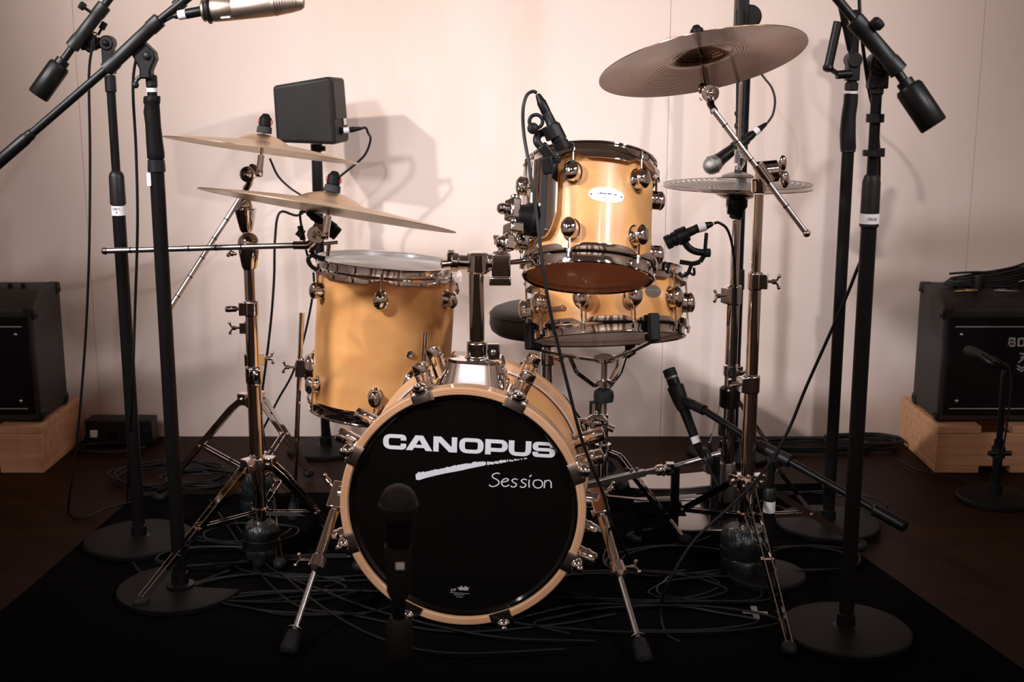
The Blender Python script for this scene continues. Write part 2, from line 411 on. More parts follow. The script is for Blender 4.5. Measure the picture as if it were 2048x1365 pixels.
# ------------------------------------------------------------------ letters
def rpath(pts, r, n=6):
    out = []; pts = [V((*p, 0)) for p in pts]
    for i, p in enumerate(pts):
        if i in (0, len(pts) - 1): out.append(p); continue
        a = (pts[i - 1] - p); c = (pts[i + 1] - p); rr = min(r, a.length * .5, c.length * .5)
        p0 = p + a.normalized() * rr; p1 = p + c.normalized() * rr
        for k in range(n + 1):
            t = k / n; out.append(p0 * (1 - t) ** 2 + p * 2 * t * (1 - t) + p1 * t * t)
    return out
def stroke(mb, pts, tx, ty, fn):
    pts = [V((p[0], p[1], 0)) for p in pts]; vs = []
    for i, p in enumerate(pts):
        d = (pts[min(i + 1, len(pts) - 1)] - pts[max(i - 1, 0)]).normalized()
        nrm = V((-d.y * tx, d.x * ty, 0)); vs += [fn(p + nrm), fn(p - nrm)]
    mb.add(vs, [(2 * i, 2 * i + 1, 2 * i + 3, 2 * i + 2) for i in range(len(pts) - 1)])
def poly(mb, pts, fn): mb.add([fn(V((p[0], p[1], 0))) for p in pts], [tuple(range(len(pts)))])
def wide_word(mb, fn, W=794.0, H=72.0):
    """CANOPUS in a wide square-shouldered bold face"""
    tx, ty = 13, 9
    def at(x0): return lambda p: fn(V((p.x + x0, p.y, 0)))
    def ring(w_, f, r=24):
        p = rpath([(w_ / 2, H - ty), (tx, H - ty), (tx, ty), (w_ - tx, ty), (w_ - tx, H - ty), (w_ / 2, H - ty)], r); stroke(mb, p, tx, ty, f)
    f = at(0); w_ = 108
    stroke(mb, rpath([(w_ - tx, 44), (w_ - tx, H - ty), (tx, H - ty), (tx, ty), (w_ - tx, ty), (w_ - tx, 29)], 24), tx, ty, f)
    f = at(106); w_ = 124
    poly(mb, [(0, 0), (31, 0), (38.75, 13), (47.7, 28), (62, 52), (62, 72), (44, 72)], f); poly(mb, [(124, 0), (80, 72), (62, 72), (62, 52), (76.3, 28), (85.25, 13), (93, 0)], f); poly(mb, [(38.75, 13), (85.25, 13), (76.3, 28), (47.7, 28)], f)
    f = at(234); w_ = 110
    poly(mb, [(0, 0), (25, 0), (25, 72), (0, 72)], f); poly(mb, [(85, 0), (110, 0), (110, 72), (85, 72)], f); poly(mb, [(25, 47.7), (74, 0), (85, 0), (85, 24.3), (36, 72), (25, 72)], f)
    ring(112, at(354))
    f = at(474); w_ = 104
    poly(mb, [(0, 0), (26, 0), (26, 72), (0, 72)], f); stroke(mb, rpath([(26, H - ty), (w_ - tx, H - ty), (w_ - tx, 23), (26, 23)], 20), tx, ty, f)
    f = at(582); w_ = 104
    stroke(mb, rpath([(tx, H), (tx, ty), (w_ - tx, ty), (w_ - tx, H)], 24), tx, ty, f)
    f = at(692); w_ = 104
    stroke(mb, rpath([(w_ - tx, 48), (w_ - tx, H - ty + 1), (tx, H - ty + 1), (tx, 36), (w_ - tx, 36), (w_ - tx, ty - 1), (tx, ty - 1), (tx, 24)], 13), tx, ty - 1, f)
def arc(cx, cy, rx, ry, a0, a1, n=14):
    return [(cx + rx * math.cos(R(a0 + (a1 - a0) * k / n)), cy + ry * math.sin(R(a0 + (a1 - a0) * k / n))) for k in range(n + 1)]
def script_word(mb, fn):
    """Session, hand-lettered; units: 360 wide, x height 48, capital 78"""
    t = 3.5; S = lambda pts, n=5: stroke(mb, [(p.x, p.y) for p in spline([V((*q_, 0)) for q_ in pts], n)], t, t * .85, fn)
    S([(62, 74), (44, 78), (20, 66), (24, 50), (48, 38), (58, 22), (44, 6), (18, -2), (0, 8)])
    S([(74, 26), (100, 32), (112, 42), (96, 48), (78, 38), (72, 20), (84, 3), (104, 4), (116, 12)])
    for x in (124, 178): S([(x + 40, 44), (x + 22, 48), (x + 8, 38), (x + 18, 27), (x + 34, 18), (x + 28, 4), (x + 12, 0), (x, 6)])
    S([(232, 46), (230, 24), (232, 0)]); S([(232, 62), (244, 74)])
    S([(282, 47), (262, 42), (254, 24), (264, 5), (284, -1), (304, 10), (308, 28), (300, 42), (282, 47)])
    S([(322, 46), (320, 24), (318, 0)]); S([(321, 34), (336, 46), (350, 44), (357, 30), (358, 2)])

# ================================================================== BASS DRUM (local: y runs to the back, a = angle in the front face)
BR, BHO, BD = .229, .250, .34
brot = Matrix.Rotation(R(-4.5), 3, 'Z') @ Matrix.Rotation(R(-1.6), 3, 'X') @ Matrix.Rotation(R(3.0), 3, 'Y')
BC = P(924, 1018, 2.40)
bd = root('bass_drum', 'maple bass drum with a glossy black front head standing on two spurs', 'bass drum', BC, brot)
def bdir(a): return V((math.cos(a), 0, math.sin(a)))
def btan(a): return V((-math.sin(a), 0, math.cos(a)))
def bring(prof, n=128, closed=True):
    rs = [[bdir(2 * math.pi * k / n) * r + V((0, y, 0)) for k in range(n)] for y, r in prof]
    return MB().rings(rs, closed=closed)
bring([(.03, BR), (BD - .03, BR), (BD - .03, BR - .008), (.03, BR - .008)]).build('shell', 'maple', bd, world=False)
for y0, nm, s in ((0, 'front_hoop', 1), (BD, 'back_hoop', -1)):
    ply = bring([(y0 + s * y, r) for y, r in ((.003, .2335), (0, .236), (0, .2475), (.003, BHO), (.040, BHO), (.043, .248), (.043, .2335))])
    h = ply.build(nm, 'hoop_wood', bd, world=False)
    lines = MB()
    for rr in (.2405, .2445): lines.torus((0, y0 - s * .0001, 0), (0, 1, 0), rr, .0006, 128, 6)
    lines.build('ply_line', 'pine', h, world=False)
# heads with their collars
n = 128
def head(y, s, m, nm):
    prof = [(.030, .2325), (.012, .2325), (.009, .231), (.009, .227), (.014, .222), (.0145, .15), (.0145, .02)]
    rs = [[bdir(2 * math.pi * k / n) * r + V((0, y + s * yy, 0)) for k in range(n)] for yy, r in prof]
    return MB().rings(rs, cap0=False).build(nm, m, bd, world=False)
fh = head(0, 1, 'black_head', 'front_head'); fh['label'] = 'glossy black front head with white lettering'
head(BD, -1, 'coated', 'back_head')
bring([(BD - .045, .2325), (BD - .045, .2365), (BD - .052, .2365), (BD - .052, .2325)]).build('back_head_collar', 'bearing', bd, world=False)
bring([(.045, .2325), (.045, .2355), (.05, .2355), (.05, .2325)]).build('front_head_collar', 'black_metal', bd, world=False)
# printing on the front head
HY = .0137
def px2bd(px, py, y=HY):
    """pixel of the front face -> local face coordinates"""
    inv = RM[bd.name].inverted(); o = inv @ cam.location; d = inv.to_3x3() @ ray(px, py); t = (y - o.y) / d.y
    return o + d * t
o0, o1 = px2bd(766, 898), px2bd(1109, 916.5)
ex = (o1 - o0); s_ = ex.length / 794; ex.normalize(); ez = V((0, 0, 1)); ez = (ez - ex * ez.dot(ex)).normalized()
b = MB(); wide_word(b, lambda p: o0 + ex * p.x * s_ + ez * p.y * s_ * 1.0); b.build('brand_lettering', 'white_print', fh, world=False, smooth=False)
p0, p1 = px2bd(978, 973), px2bd(1103, 977.5)
ex2 = (p1 - p0); s2 = ex2.length / 360; ex2.normalize(); ez2 = (UP - ex2 * ex2.dot(UP)).normalized()
b = MB(); script_word(b, lambda p: p0 + ex2 * p.x * s2 + ez2 * p.y * s2 * 1.02); b.build('script_lettering', 'white_print', fh, world=False, smooth=False)
# brush stroke under the name
b = MB(); rnd = random.Random(3)
tops = [(831, 950, 13), (836, 946, 15), (850, 944, 13), (870, 940, 11), (890, 936, 10), (910, 932, 10), (925, 928, 11), (940, 927, 8), (955, 924, 8), (972, 924, 6)]
lo = [(832, 960), (838, 961), (850, 957), (870, 952), (890, 947.5), (910, 944), (925, 941), (940, 937.5), (955, 934.5), (972, 931)]
up = []
for (x, y, _), (x2, y2, _) in zip(tops, tops[1:]):
    for k in range(5):
        t = k / 5; up.append((x + (x2 - x) * t, y + (y2 - y) * t + rnd.uniform(-1.2, 1.2)))
up.append((972, 925))
lo2 = []
for (x, y), (x2, y2) in zip(lo, lo[1:]):
    for k in range(5):
        t = k / 5; lo2.append((x + (x2 - x) * t, y + (y2 - y) * t))
lo2.append((972, 930))
vs = [px2bd(*a) for a in up] + [px2bd(*a) for a in lo2]; m_ = len(up)
b.add(vs, [(i, i + 1, m_ + i + 1, m_ + i) for i in range(m_ - 1)])
x = 974
while x < 1056:
    L = rnd.uniform(2, 9 if x < 1020 else 4); t = (x - 974) / 84; yc = 928 - 11 * t; hh = 3.2 * (1 - t) + .8
    j = [rnd.uniform(-1, 1) for _ in range(4)]
    b.add([px2bd(x, yc - hh + j[0]), px2bd(x + L, yc - hh + j[1]), px2bd(x + L, yc + hh * .6 + j[2] * .5), px2bd(x, yc + hh * .6 + j[3] * .5)], [(0, 1, 2, 3)])
    x += L + rnd.uniform(0, .8 + 3 * t)
b.build('brush_stroke', 'white_print', fh, world=False, smooth=False)
# maker's mark: crown, letters, small print
b = MB()
cr = [(915, 1174), (918, 1176), (920, 1175), (923, 1172), (926, 1176), (928, 1175.5), (931, 1172.5), (934, 1176), (938, 1175), (936, 1182), (918, 1181)]
b.add([px2bd(*a) for a in cr], [(0, 1, 10), (1, 2, 9, 10), (2, 3, 4, 9), (4, 5, 9), (5, 6, 7, 9), (7, 8, 9)])
b.add([px2bd(*a) for a in ((900, 1185.2), (939, 1188), (939, 1188.8), (900, 1186))], [(0, 1, 2, 3)])
b.build('maker_mark', 'grey_print', fh, world=False, smooth=False)
def bdtext(s, px, py, h, nm, m='grey_print', sx=1, shear=0):
    return text(s, h, m, nm, fh, faceM(px2bd(px, py, HY + .0003), ex, ez), sx=sx, shear=shear)
bdtext('UT', 906, 1181, .0082, 'head_series_print', 'white_print', shear=.35)
bdtext('MADE BY REMO', 918, 1190.5, .0032, 'origin_print'); bdtext('IN CHINA', 918.5, 1194.8, .0032, 'origin_print')
# claws, lugs and rods
for k in range(8):
    a = R(67.5 + 45 * k - .5); d, t = bdir(a), btan(a)
    rot = Matrix((t, V((0, 1, 0)), d)).transposed()
    def claw(y0, sg):
        """hook bent over the hoop edge, swept across its width"""
        sec = [(.2315, -.0030)] + [(.2485 + .0085 * math.sin(R(u)), .0055 - .0085 * math.cos(R(u))) for u in (0, 18, 36, 54, 72, 90)] + [(.257, .030)]
        inn = [(r_ - .003 if y_ > .004 else r_, y_ + (.003 if y_ < .004 else 0)) for r_, y_ in sec]
        rs = []
        for u in (-.022, -.0205, -.014, 0, .014, .0205, .022):
            drop = .002 * (abs(u) / .022) ** 4
            rs.append([d * (r_ - drop) + t * u + V((0, y0 + sg * (y_ + drop), 0)) for r_, y_ in sec] + [d * (r_ - .0005) + t * u + V((0, y0 + sg * (y_ + .0005), 0)) for r_, y_ in reversed(inn)])
        return MB().rings(rs)
    c = claw(0, 1).build('claw', 'satin_chrome', bd, world=False, angle=50)
    e = MB(); e.ball(d * .258 + V((0, .004, 0)), .0155, 20, 12, (1, 1, .85), rot); e.prof(d * .266 + V((0, -.010, 0)), (0, -1, 0), [(0, .007), (.004, .0065), (.006, .004), (.0065, 0)], 16)
    e.build('claw_bolt', 'chrome', c, world=False)
    MB().cyl(d * .262 + V((0, .006, 0)), d * .262 + V((0, .11, 0)), .0035, n=10).build('tension_rod', 'chrome', c, world=False)
    for yy in (.078, BD - .078):
        rs = []
        for sc_, ro in ((1.2, -.002), (1.2, .003), (1, .004), (1, .044), (1.07, .046), (1.07, .052), (1, .053), (1, .064), (.93, .068), (.6, .070), (.02, .071)):
            rs.append([d * (BR + ro) + V((0, yy, 0)) + t * (.0165 * sc_ * math.cos(2 * math.pi * i / 24)) + V((0, 1, 0)) * (.0165 * sc_ * math.sin(2 * math.pi * i / 24)) for i in range(24)])
        MB().rings(rs).build('lug', 'chrome', bd, world=False)
    b = claw(BD, -1); b.cyl(d * .262 + V((0, BD - .11, 0)), d * .262 + V((0, BD + .01, 0)), .0035, n=10)
    b.build('claw', 'chrome', bd, world=False, angle=50)
# tom mount bracket on top of the shell
b = MB(); rs = []
def brk(x0, x1, y0, y1, z):
    out = []
    N = 28
    for k in range(N + 1):
        u = k / N; x = x0 + (x1 - x0) * u; e_ = max(0, abs(u - .5) - .27) / .23; dent = .020 * e_ * e_
        out.append(V((x, y0 + dent, z)))
    out += [V((x1, y1, z)), V((x0, y1, z))]
    return out
for z, e, fy in ((.218, .070, .050), (.236, .071, .050), (.240, .067, .0545), (.284, .056, .0645), (.289, .052, .070), (.290, .046, .076)):
    rs.append(brk(-e, e, fy, .19 - fy * .3, z))
tb = MB().rings(rs).build('mount_bracket', 'chrome', bd, world=False, angle=30, bevel=.0015)
b = MB()
for sx in (-1, 1): b.box((sx * .073, .11, .226), .014, .09, .012)
b.build('mount_flange', 'chrome', tb, world=False, bevel=.004)
# spurs
def spur(px_b, py_b, pts, wing_side):
    Y = 2.52
    c = P(px_b, py_b, Y); inv = RM[bd.name].inverted()
    loc = inv @ c; ang = math.atan2(loc.z, loc.x); s0 = RM[bd.name] @ (bdir(ang) * (BR - .002) + V((0, loc.y, 0)))
    out = (c - s0).normalized()
    e = s0 + out * .045
    foot = pts[1]
    d = (foot - e).normalized()
    b = MB(); b.prof(s0, out, [(0, .030), (.006, .030), (.010, .024), (.03, .022), (.045, .02), (.05, .015)], 28)
    b.beam(e - d * .025, e + d * .04, .032, .034, out)
    g = b.build('spur_bracket', 'chrome', bd, bevel=.003)
    L = (foot - e).length
    b = MB(); b.cyl(e, e + d * L * .42, .0105); sp = b.build('spur', 'chrome', bd)
    MB().wing(e - d * .015 + out * .015, (out - d).normalized(), d.cross(out), .03).build('wing_screw', 'chrome', g)
    b = MB(); b.prof(e + d * L * .40, d, [(0, .012), (.004, .016), (.03, .018), (.036, .013), (.04, .009)], 20); b.wing(e + d * L * .43 + V((wing_side, 0, 0)) * .01, (wing_side, -.2, .1), d, .028, .004); b.build('spur_clamp', 'chrome', sp)
    b = MB(); b.cyl(e + d * L * .45, e + d * L * .86, .0062); b.build('spur_rod', 'chrome_knurled', sp)
    b = MB(); b.cyl(e + d * L * .845, e + d * L * .852, .015); b.cyl(e + d * L * .85, e + d * L * .88, .0075); b.build('lock_nut', 'steel', sp)
    b = MB(); b.prof(e + d * L * .86, d, [(0, .010), (.004, .0135), (L * .07, .0165), (L * .12, .018), (L * .138, .012), (L * .14, 0)], 20); b.build('rubber_tip', 'rubber', sp)
spur(682, 990, [None, F(574, 1322) + UP * .012], -1)
spur(1188, 1002, [None, F(1291, 1340) + UP * .012], 1)

# ================================================================== TOM HOLDER
HYp = 2.510
p0 = P(954, 716, HYp); p1 = P(958, 505, HYp); p1.x = p0.x
p0 = V((p0.x, p0.y, (RM[bd.name] @ V((0, .11, .2885))).z))
th_ = root('tom_holder', 'chrome tom holder post rising from the top of the bass drum', 'tom holder', p0)
MB().cyl(p0, p1, .0155, n=28).build('post', 'chrome', th_)
b = MB(); b.prof(p0, UP, [(0, .026), (.004, .026), (.006, .021), (.035, .021), (.038, .017)], 28); b.box(p0 + V((.034, -.012, .018)), .026, .012, .034); cl_ = b.build('memory_lock', 'chrome', th_, bevel=.002)
MB().prof(p0 + V((.034, -.018, .018)), (0, -1, 0), [(0, .0055), (.003, .0055), (.005, .003), (.0052, 0)], 14).build('lock_bolt', 'steel', cl_)
c = P(957, 525, HYp)
b = MB(); b.prof(c - UP * .022, UP, [(0, .020), (.004, .023), (.038, .023), (.042, .020), (.044, .014)], 30)
b.build('post_clamp', 'chrome', th_)
b = MB()
b.cyl(c + V((-.018, 0, 0)), c + V((-.040, 0, .001)), .016); b.cyl(c + V((-.040, 0, .001)), c + V((-.055, 0, .002)), .020); b.box(c + V((-.055, -.002, .010)), .016, .022, .028); b.cyl(c + V((-.055, -.005, -.002)), c + V((-.075, -.01, -.003)), .009)
b.build('clamp_knob', 'chrome', th_, bevel=.002)
b = MB(); b.cyl(c + V((.018, 0, 0)), c + V((.028, 0, 0)), .018); b.box(c + V((.046, -.004, -.004)), .038, .034, .048)
b.prof(c + V((.045, -.004, .018)), UP, [(0, .017), (.006, .015), (.008, .006)], 18)
b.box(c + V((.044, -.006, -.036)), .044, .036, .018)
ab = b.build('arm_clamp', 'chrome', th_, bevel=.004, segs=3)
b = MB(); b.cyl(c + V((.045, -.004, .022)), c + V((.045, -.004, .040)), .006); b.box(c + V((.045, -.004, .044)), .026, .009, .013); b.cyl(c + V((.036, -.004, .048)), c + V((.036, -.004, .056)), .006); b.cyl(c + V((.054, -.004, .048)), c + V((.054, -.004, .056)), .006)
b.build('tee_screw', 'chrome', ab, bevel=.001)
arm0 = c + V((.06, -.004, 0)); arm1 = P(1066, 521, HYp + .005)
b = MB(); b.tube([arm0, arm1 - V((.012, 0, 0)), arm1 + V((.004, 0, .008)), arm1 + V((.006, .002, .095))], .0055, 14, 8); b.build('tom_arm', 'chrome', th_)

# ================================================================== RACK TOM
TR, TH = .128, .222
trot = Matrix.Rotation(R(3.0), 3, 'Y') @ Matrix.Rotation(R(-23), 3, 'X') @ Matrix.Rotation(R(-2), 3, 'Z')
TC = P(1180, 441, 2.60)
tom = root('rack_tom', 'small maple rack tom tilted above the bass drum on a chrome holder', 'tom drum', TC, trot)
ta = [R(-18 + 60 * k) for k in range(6)]
drum_common(tom, TR, TH, ta, 'clear_head', 'clear_head', 2, .052)
def badge(parent, a, z, Rr, w_, h_, pointed, words_=True):
    N = 36; rs = []
    for off in (-.0006, .0016):
        ring = []
        for k in range(N):
            t = 2 * math.pi * k / N; cx, sy = math.cos(t), math.sin(t)
            x = w_ / 2 * math.copysign(abs(cx) ** (1.15 if pointed else .95), cx); y = h_ / 2 * math.copysign(abs(sy) ** (.8 if pointed else .95), sy)
            aa = a + x / Rr; ring.append(adir(aa) * (Rr + off) + UP * (z + y))
        rs.append(ring)
    bo = MB().rings(rs).build('badge', 'badge', parent, world=False)
    for s in (-1, 1):
        MB().ball(adir(a + s * w_ * .43 / Rr) * (Rr + .0018) + UP * z, .0026, 10, 6).build('badge_rivet', 'steel', bo, world=False)
    return bo
bo = badge(tom, R(12), .0155, TR, .072, .031, True)
def curved(a, z, Rr, s, dx):
    return lambda p: adir(a + (p.x * s + dx) / Rr) * (Rr + .0021) + UP * (z + p.y * s)
b = MB(); wide_word(b, curved(R(12), .0160, TR, .042 / 794, -.021)); b.build('badge_lettering', 'ink', bo, world=False, smooth=False)
b = MB(); f_ = curved(R(12), .0085, TR, .001, 0); poly(b, [(-13, -1.2), (-6, 1.2), (4, 3.2), (14, 4.6), (4, 2.4), (-6, .2)], f_); b.build('badge_stroke', 'ink', bo, world=False, smooth=False)
# suspension plate on the left of the tom
b = MB(); rs = []
A0, A1, NN = R(-108), R(-30), 24
for k in range(NN + 1):
    a = A0 + (A1 - A0) * k / NN; u = k / NN
    low = -.072 + (.05 * max(0, (u - .86) / .14) ** 2 if u > .86 else 0) + (.05 * max(0, (.14 - u) / .14) ** 2 if u < .14 else 0)
    top = .098; r0 = TR + .0135 + (.004 if .66 < u < .70 else 0)
    ring = [adir(a) * r0 + UP * low, adir(a) * (r0 + .003) + UP * low, adir(a) * (r0 + .003) + UP * top, adir(a) * r0 + UP * top]
    rs.append(ring)
pl = MB().rings(rs).build('suspension_plate', 'chrome', tom, world=False, angle=50)
b = MB(); rs = []
for k in range(5):
    a = R(-45 + 1.2 * k); rs.append([adir(a) * (TR + .0166) + UP * -.066, adir(a) * (TR + .0178) + UP * -.066, adir(a) * (TR + .0178) + UP * .094, adir(a) * (TR + .0166) + UP * .094])
MB().rings(rs).build('plate_gasket', 'rubber', pl, world=False)
b = MB()
for a, z in ((R(-62), .082), (R(-98), .082), (R(-38), .085), (R(-62), .045), (R(-100), .03), (R(-38), -.058)):
    b.ball(adir(a) * (TR + .0175) + UP * z, .005, 12, 8)
b.build('plate_bolt', 'chrome', pl, world=False)
d, t = adir(R(-60)), atan_(R(-60))
b = MB(); rr = TR + .016
b.prof(d * rr + UP * -.025, d, [(0, .034), (.006, .034), (.012, .028), (.03, .024), (.036, .018), (.038, .0)], 30)
b.build('plate_boss', 'black_metal', pl, world=False)
b = MB()
rotd = Matrix((t, d, UP)).transposed()
b.box(d * (rr + .040) + UP * -.012, .034, .022, .044, rotd); b.box(d * (rr + .036) + UP * -.052 , .040, .030, .022, rotd)
b.cyl(d * (rr + .036) + UP * -.09, d * (rr + .036) + UP * .02, .009); b.prof(d * (rr + .05) - t * .012 + UP * -.01, d, [(0, .012), (.012, .012), (.016, .008), (.017, 0)], 16)
b.build('bracket_clamp', 'chrome', pl, world=False, bevel=.004, segs=3)
b = MB(); b.box(d * (rr + .046) - t * .002 + UP * -.082, .026, .022, .034, rotd); b.prof(d * (rr + .052) + UP * -.082 + t * -.006, (d - t).normalized(), [(0, .013), (.012, .014), (.016, .008)], 16)
b.build('memory_lock', 'chrome', pl, world=False, bevel=.004)

# ================================================================== SNARE DRUM
SR, SH = .178, .135
srot = Matrix.Rotation(R(-2.0), 3, 'Y') @ Matrix.Rotation(R(-17), 3, 'X')
SC_ = P(1213, 612, 2.95)
snare = root('snare_drum', 'shallow maple snare drum tilted on a chrome basket stand behind the rack tom', 'snare drum', SC_, srot)
sa = [R(-21 + 36 * k) for k in range(10)]
drum_common(snare, SR, SH, sa, 'coated', 'hazy_head', 1)
bo = badge(snare, R(33), .012, SR, .046, .028, False)
b = MB(); wide_word(b, curved(R(33), .0135, SR, .026 / 794, -.013)); b.build('badge_lettering', 'grey_print', bo, world=False, smooth=False)
b = MB(); a = R(-45)
b.beam(adir(R(-50)) * (SR + .006) + UP * -.018, adir(R(-36)) * (SR + .006) + UP * -.018, .008, .014, adir(a)); b.torus(adir(R(-37)) * (SR + .006) + UP * -.018, adir(R(-37)), .005, .002, 20, 8)
b.build('throw_off_lever', 'chrome', snare, world=False, bevel=.002)

# snare stand
F0 = V((P(1207, 900, 2.97).x, 2.99, 0))
ss = root('snare_stand', 'chrome basket stand with rubber tipped arms holding the snare drum', 'snare stand', F0)
top = V((F0.x, F0.y, P(1207, 705, F0.y).z)); nut = V((F0.x, F0.y, P(1207, 790, F0.y).z))
b = MB(); b.cyl((F0.x, F0.y, .10), nut - UP * .05, .0125); b.build('lower_tube', 'chrome', ss)
b = MB(); b.cyl(nut - UP * .06, top - UP * .02, .008); b.build('basket_shaft', 'chrome_knurled', ss)
b = MB(); b.prof(nut - UP * .02, UP, [(0, .012), (.004, .024), (.016, .0255), (.028, .024), (.036, .014), (.037, .01)], 24); b.build('basket_nut', 'rubber', ss)
b = MB(); b.prof(top - UP * .028, UP, [(0, .012), (.006, .026), (.016, .026), (.022, .014)], 20); b.build('basket_hub', 'chrome', ss, bevel=.001)
b = MB(); b.prof(nut + UP * .022, UP, [(0, .014), (.003, .022), (.014, .022), (.018, .010)], 20); cc = b.build('basket_collar', 'chrome', ss)
smat = RM[snare.name]
for a in (R(-68), R(27), R(160)):
    tip = smat @ (adir(a) * (SR + .024) + UP * (-SH / 2 - .004)); tipu = (smat.to_3x3() @ UP).normalized()
    o_ = (tip - top); o_.z = 0; o_.normalize()
    inner = top + o_ * .02 - UP * .018
    b = MB(); b.strip([inner, inner.lerp(tip, .55) - UP * .020, tip - tipu * .030], .016, .007, UP); arm = b.build('basket_arm', 'chrome', ss, bevel=.002)
    b = MB(); b.beam(tip - tipu * .034, tip + tipu * .030, .026, .016, o_); b.beam(tip - tipu * .030 - o_ * .03, tip - tipu * .026 + o_ * .004, .022, .016, UP); b.build('rubber_tip', 'rubber', arm, bevel=.005, segs=3)
    mid = inner.lerp(tip, .42) - UP * .018; low = nut + UP * .028 + o_ * .02
    b = MB(); b.strip([mid, mid.lerp(low, .5) + o_ * .022, low + o_ * .012, low], .010, .005, o_.cross(UP)); b.build('basket_brace', 'chrome', ss, bevel=.001)
b = MB(); k0 = V((F0.x - .02, F0.y - .03, P(1190, 840, F0.y).z))
b.ball(k0, .026, 20, 12, (1.2, .8, .9)); b.cyl(k0 - V((.02, 0, 0)), k0 - V((.045, 0, 0)), .012); b.cyl(k0 + V((.0, .03, -.03)), k0 + V((.0, .03, .045)), .0165); b.cyl(k0 + V((.02, .015, -.01)), k0 + V((.045, .01, -.02)), .009)
b.torus(k0 - V((0, .018, 0)), (0, 1, .2), .017, .0035, 24, 8)
b.build('ball_clamp', 'chrome', ss)
crown = V((F0.x, F0.y, .20))
b = MB(); b.cyl(crown - UP * .02, crown + UP * .02, .02); b.build('leg_crown', 'chrome', ss)
for k, ang in enumerate((-38, 82, 202)):
    o_ = V((math.cos(R(ang)), math.sin(R(ang)), 0)); foot = F0 + o_ * (.24 if k != 1 else .22); foot.z = .02
    b = MB()
    for s in (-1, 1):
        q_ = UP.cross(o_) * s * .007
        b.strip([crown + o_ * .02 + q_, crown + o_ * .05 - UP * .005 + q_, foot + q_ * .4], .003, .012, UP)
    lg = b.build('leg', 'chrome', ss)
    MB().ball(foot + UP * .002, .013, 14, 8, (1.3, 1.3, 1.2)).build('rubber_foot', 'rubber', lg)
    b = MB(); m_ = crown.lerp(foot, .55); b.beam(m_, (F0.x, F0.y, .085), .012, .003, UP); b.build('leg_brace', 'chrome', ss)
b = MB(); b.cyl((F0.x, F0.y, .07), (F0.x, F0.y, .10), .018); b.build('brace_collar', 'chrome', ss)

# ================================================================== FLOOR TOM
FR, FH = .171, .355
frot = Matrix.Rotation(R(4.2), 3, 'Y') @ Matrix.Rotation(R(-1.0), 3, 'X')
FC = P(768, 672, 3.07)
ft = root('floor_tom', 'deep maple floor tom standing on three legs behind the bass drum', 'tom drum', FC, frot)
fa = [R(-59 + 60 * k) for k in range(6)]
drum_common(ft, FR, FH, fa, 'coated', 'clear_head', 2, .060)
MB().prof(adir(R(27)) * FR + UP * -.012, adir(R(27)), [(-.001, .0095), (.003, .0095), (.005, .007), (.004, .004), (.001, 0)], 20).build('air_vent', 'chrome', ft, world=False)
fm = RM[ft.name]
for a in (R(-84), R(33), R(157)):
    d, t = adir(a), atan_(a); z = -.092
    rotd = Matrix((t, d, UP)).transposed()
    b = MB(); rs = []
    for sc_, o_ in ((1.15, -.003), (1.15, .004), (1, .008), (.9, .018), (.7, .022)):
        rs.append([d * (FR + o_) + t * (.030 * sc_ * math.cos(2 * math.pi * k / 28)) + UP * (z + .040 * sc_ * math.sin(2 * math.pi * k / 28)) for k in range(28)])
    b.rings(rs); b.box(d * (FR + .032) + UP * z, .030, .024, .044, rotd)
    br_ = b.build('leg_bracket', 'chrome', ft, world=False, bevel=.002)
    lc = d * (FR + .034)
    # the leg runs down to the floor along the drum's axis
    w0 = fm @ (lc + UP * (z + .14)); ax = (fm.to_3x3() @ UP); wend = w0 - ax * ((w0.z - .029) / ax.z)
    b = MB(); b.cyl(w0, w0 - ax * .06, .0064); b.cyl(w0 - ax * .06, w0 - ax * .30, .0060); b.cyl(w0 - ax * .30, wend, .0064); lg = b.build('leg', 'chrome', ft)
    MB().prof(wend + ax * .03, -ax, [(0, .008), (.02, .013), (.04, .016), (.052, .0155)], 16).build('rubber_foot', 'rubber', lg)
    MB().wing(d * (FR + .044) + UP * z, d, UP, .026).build('wing_screw', 'chrome', br_, world=False)

# ================================================================== CYMBALS
def cymbal(name, label, C, rot, Rr, m, bell=.062, bh=.020, bow=.022, flip=1, group=None, thick=.0016):
    def zf(r):
        z = bow * (1 - (r / Rr) ** 1.5)
        if r < bell: z += bh * (1 - (r / bell) ** 2.2)
        elif r < bell * 1.25: z += -.0012 * math.sin((r - bell) / (bell * .25) * math.pi)
        return z
    rs_ = [.006] + [Rr * (k / 40) for k in range(2, 41)]
    prof = [(zf(r) + thick, r) for r in rs_] + [(zf(r), r) for r in reversed(rs_)]
    n = 96; rings = [[V((r * math.cos(2 * math.pi * k / n), r * math.sin(2 * math.pi * k / n), flip * z)) for k in range(n)] for z, r in prof]
    ob = MB().rings(rings, closed=True).build(name, m, angle=60)
    ob.matrix_world = Matrix.Translation(V(C)) @ rot.to_4x4()
    return tag(ob, label, 'cymbal', group)
def crot(roll, tilt): return Matrix.Rotation(R(roll), 3, 'Y') @ Matrix.Rotation(R(tilt), 3, 'X')

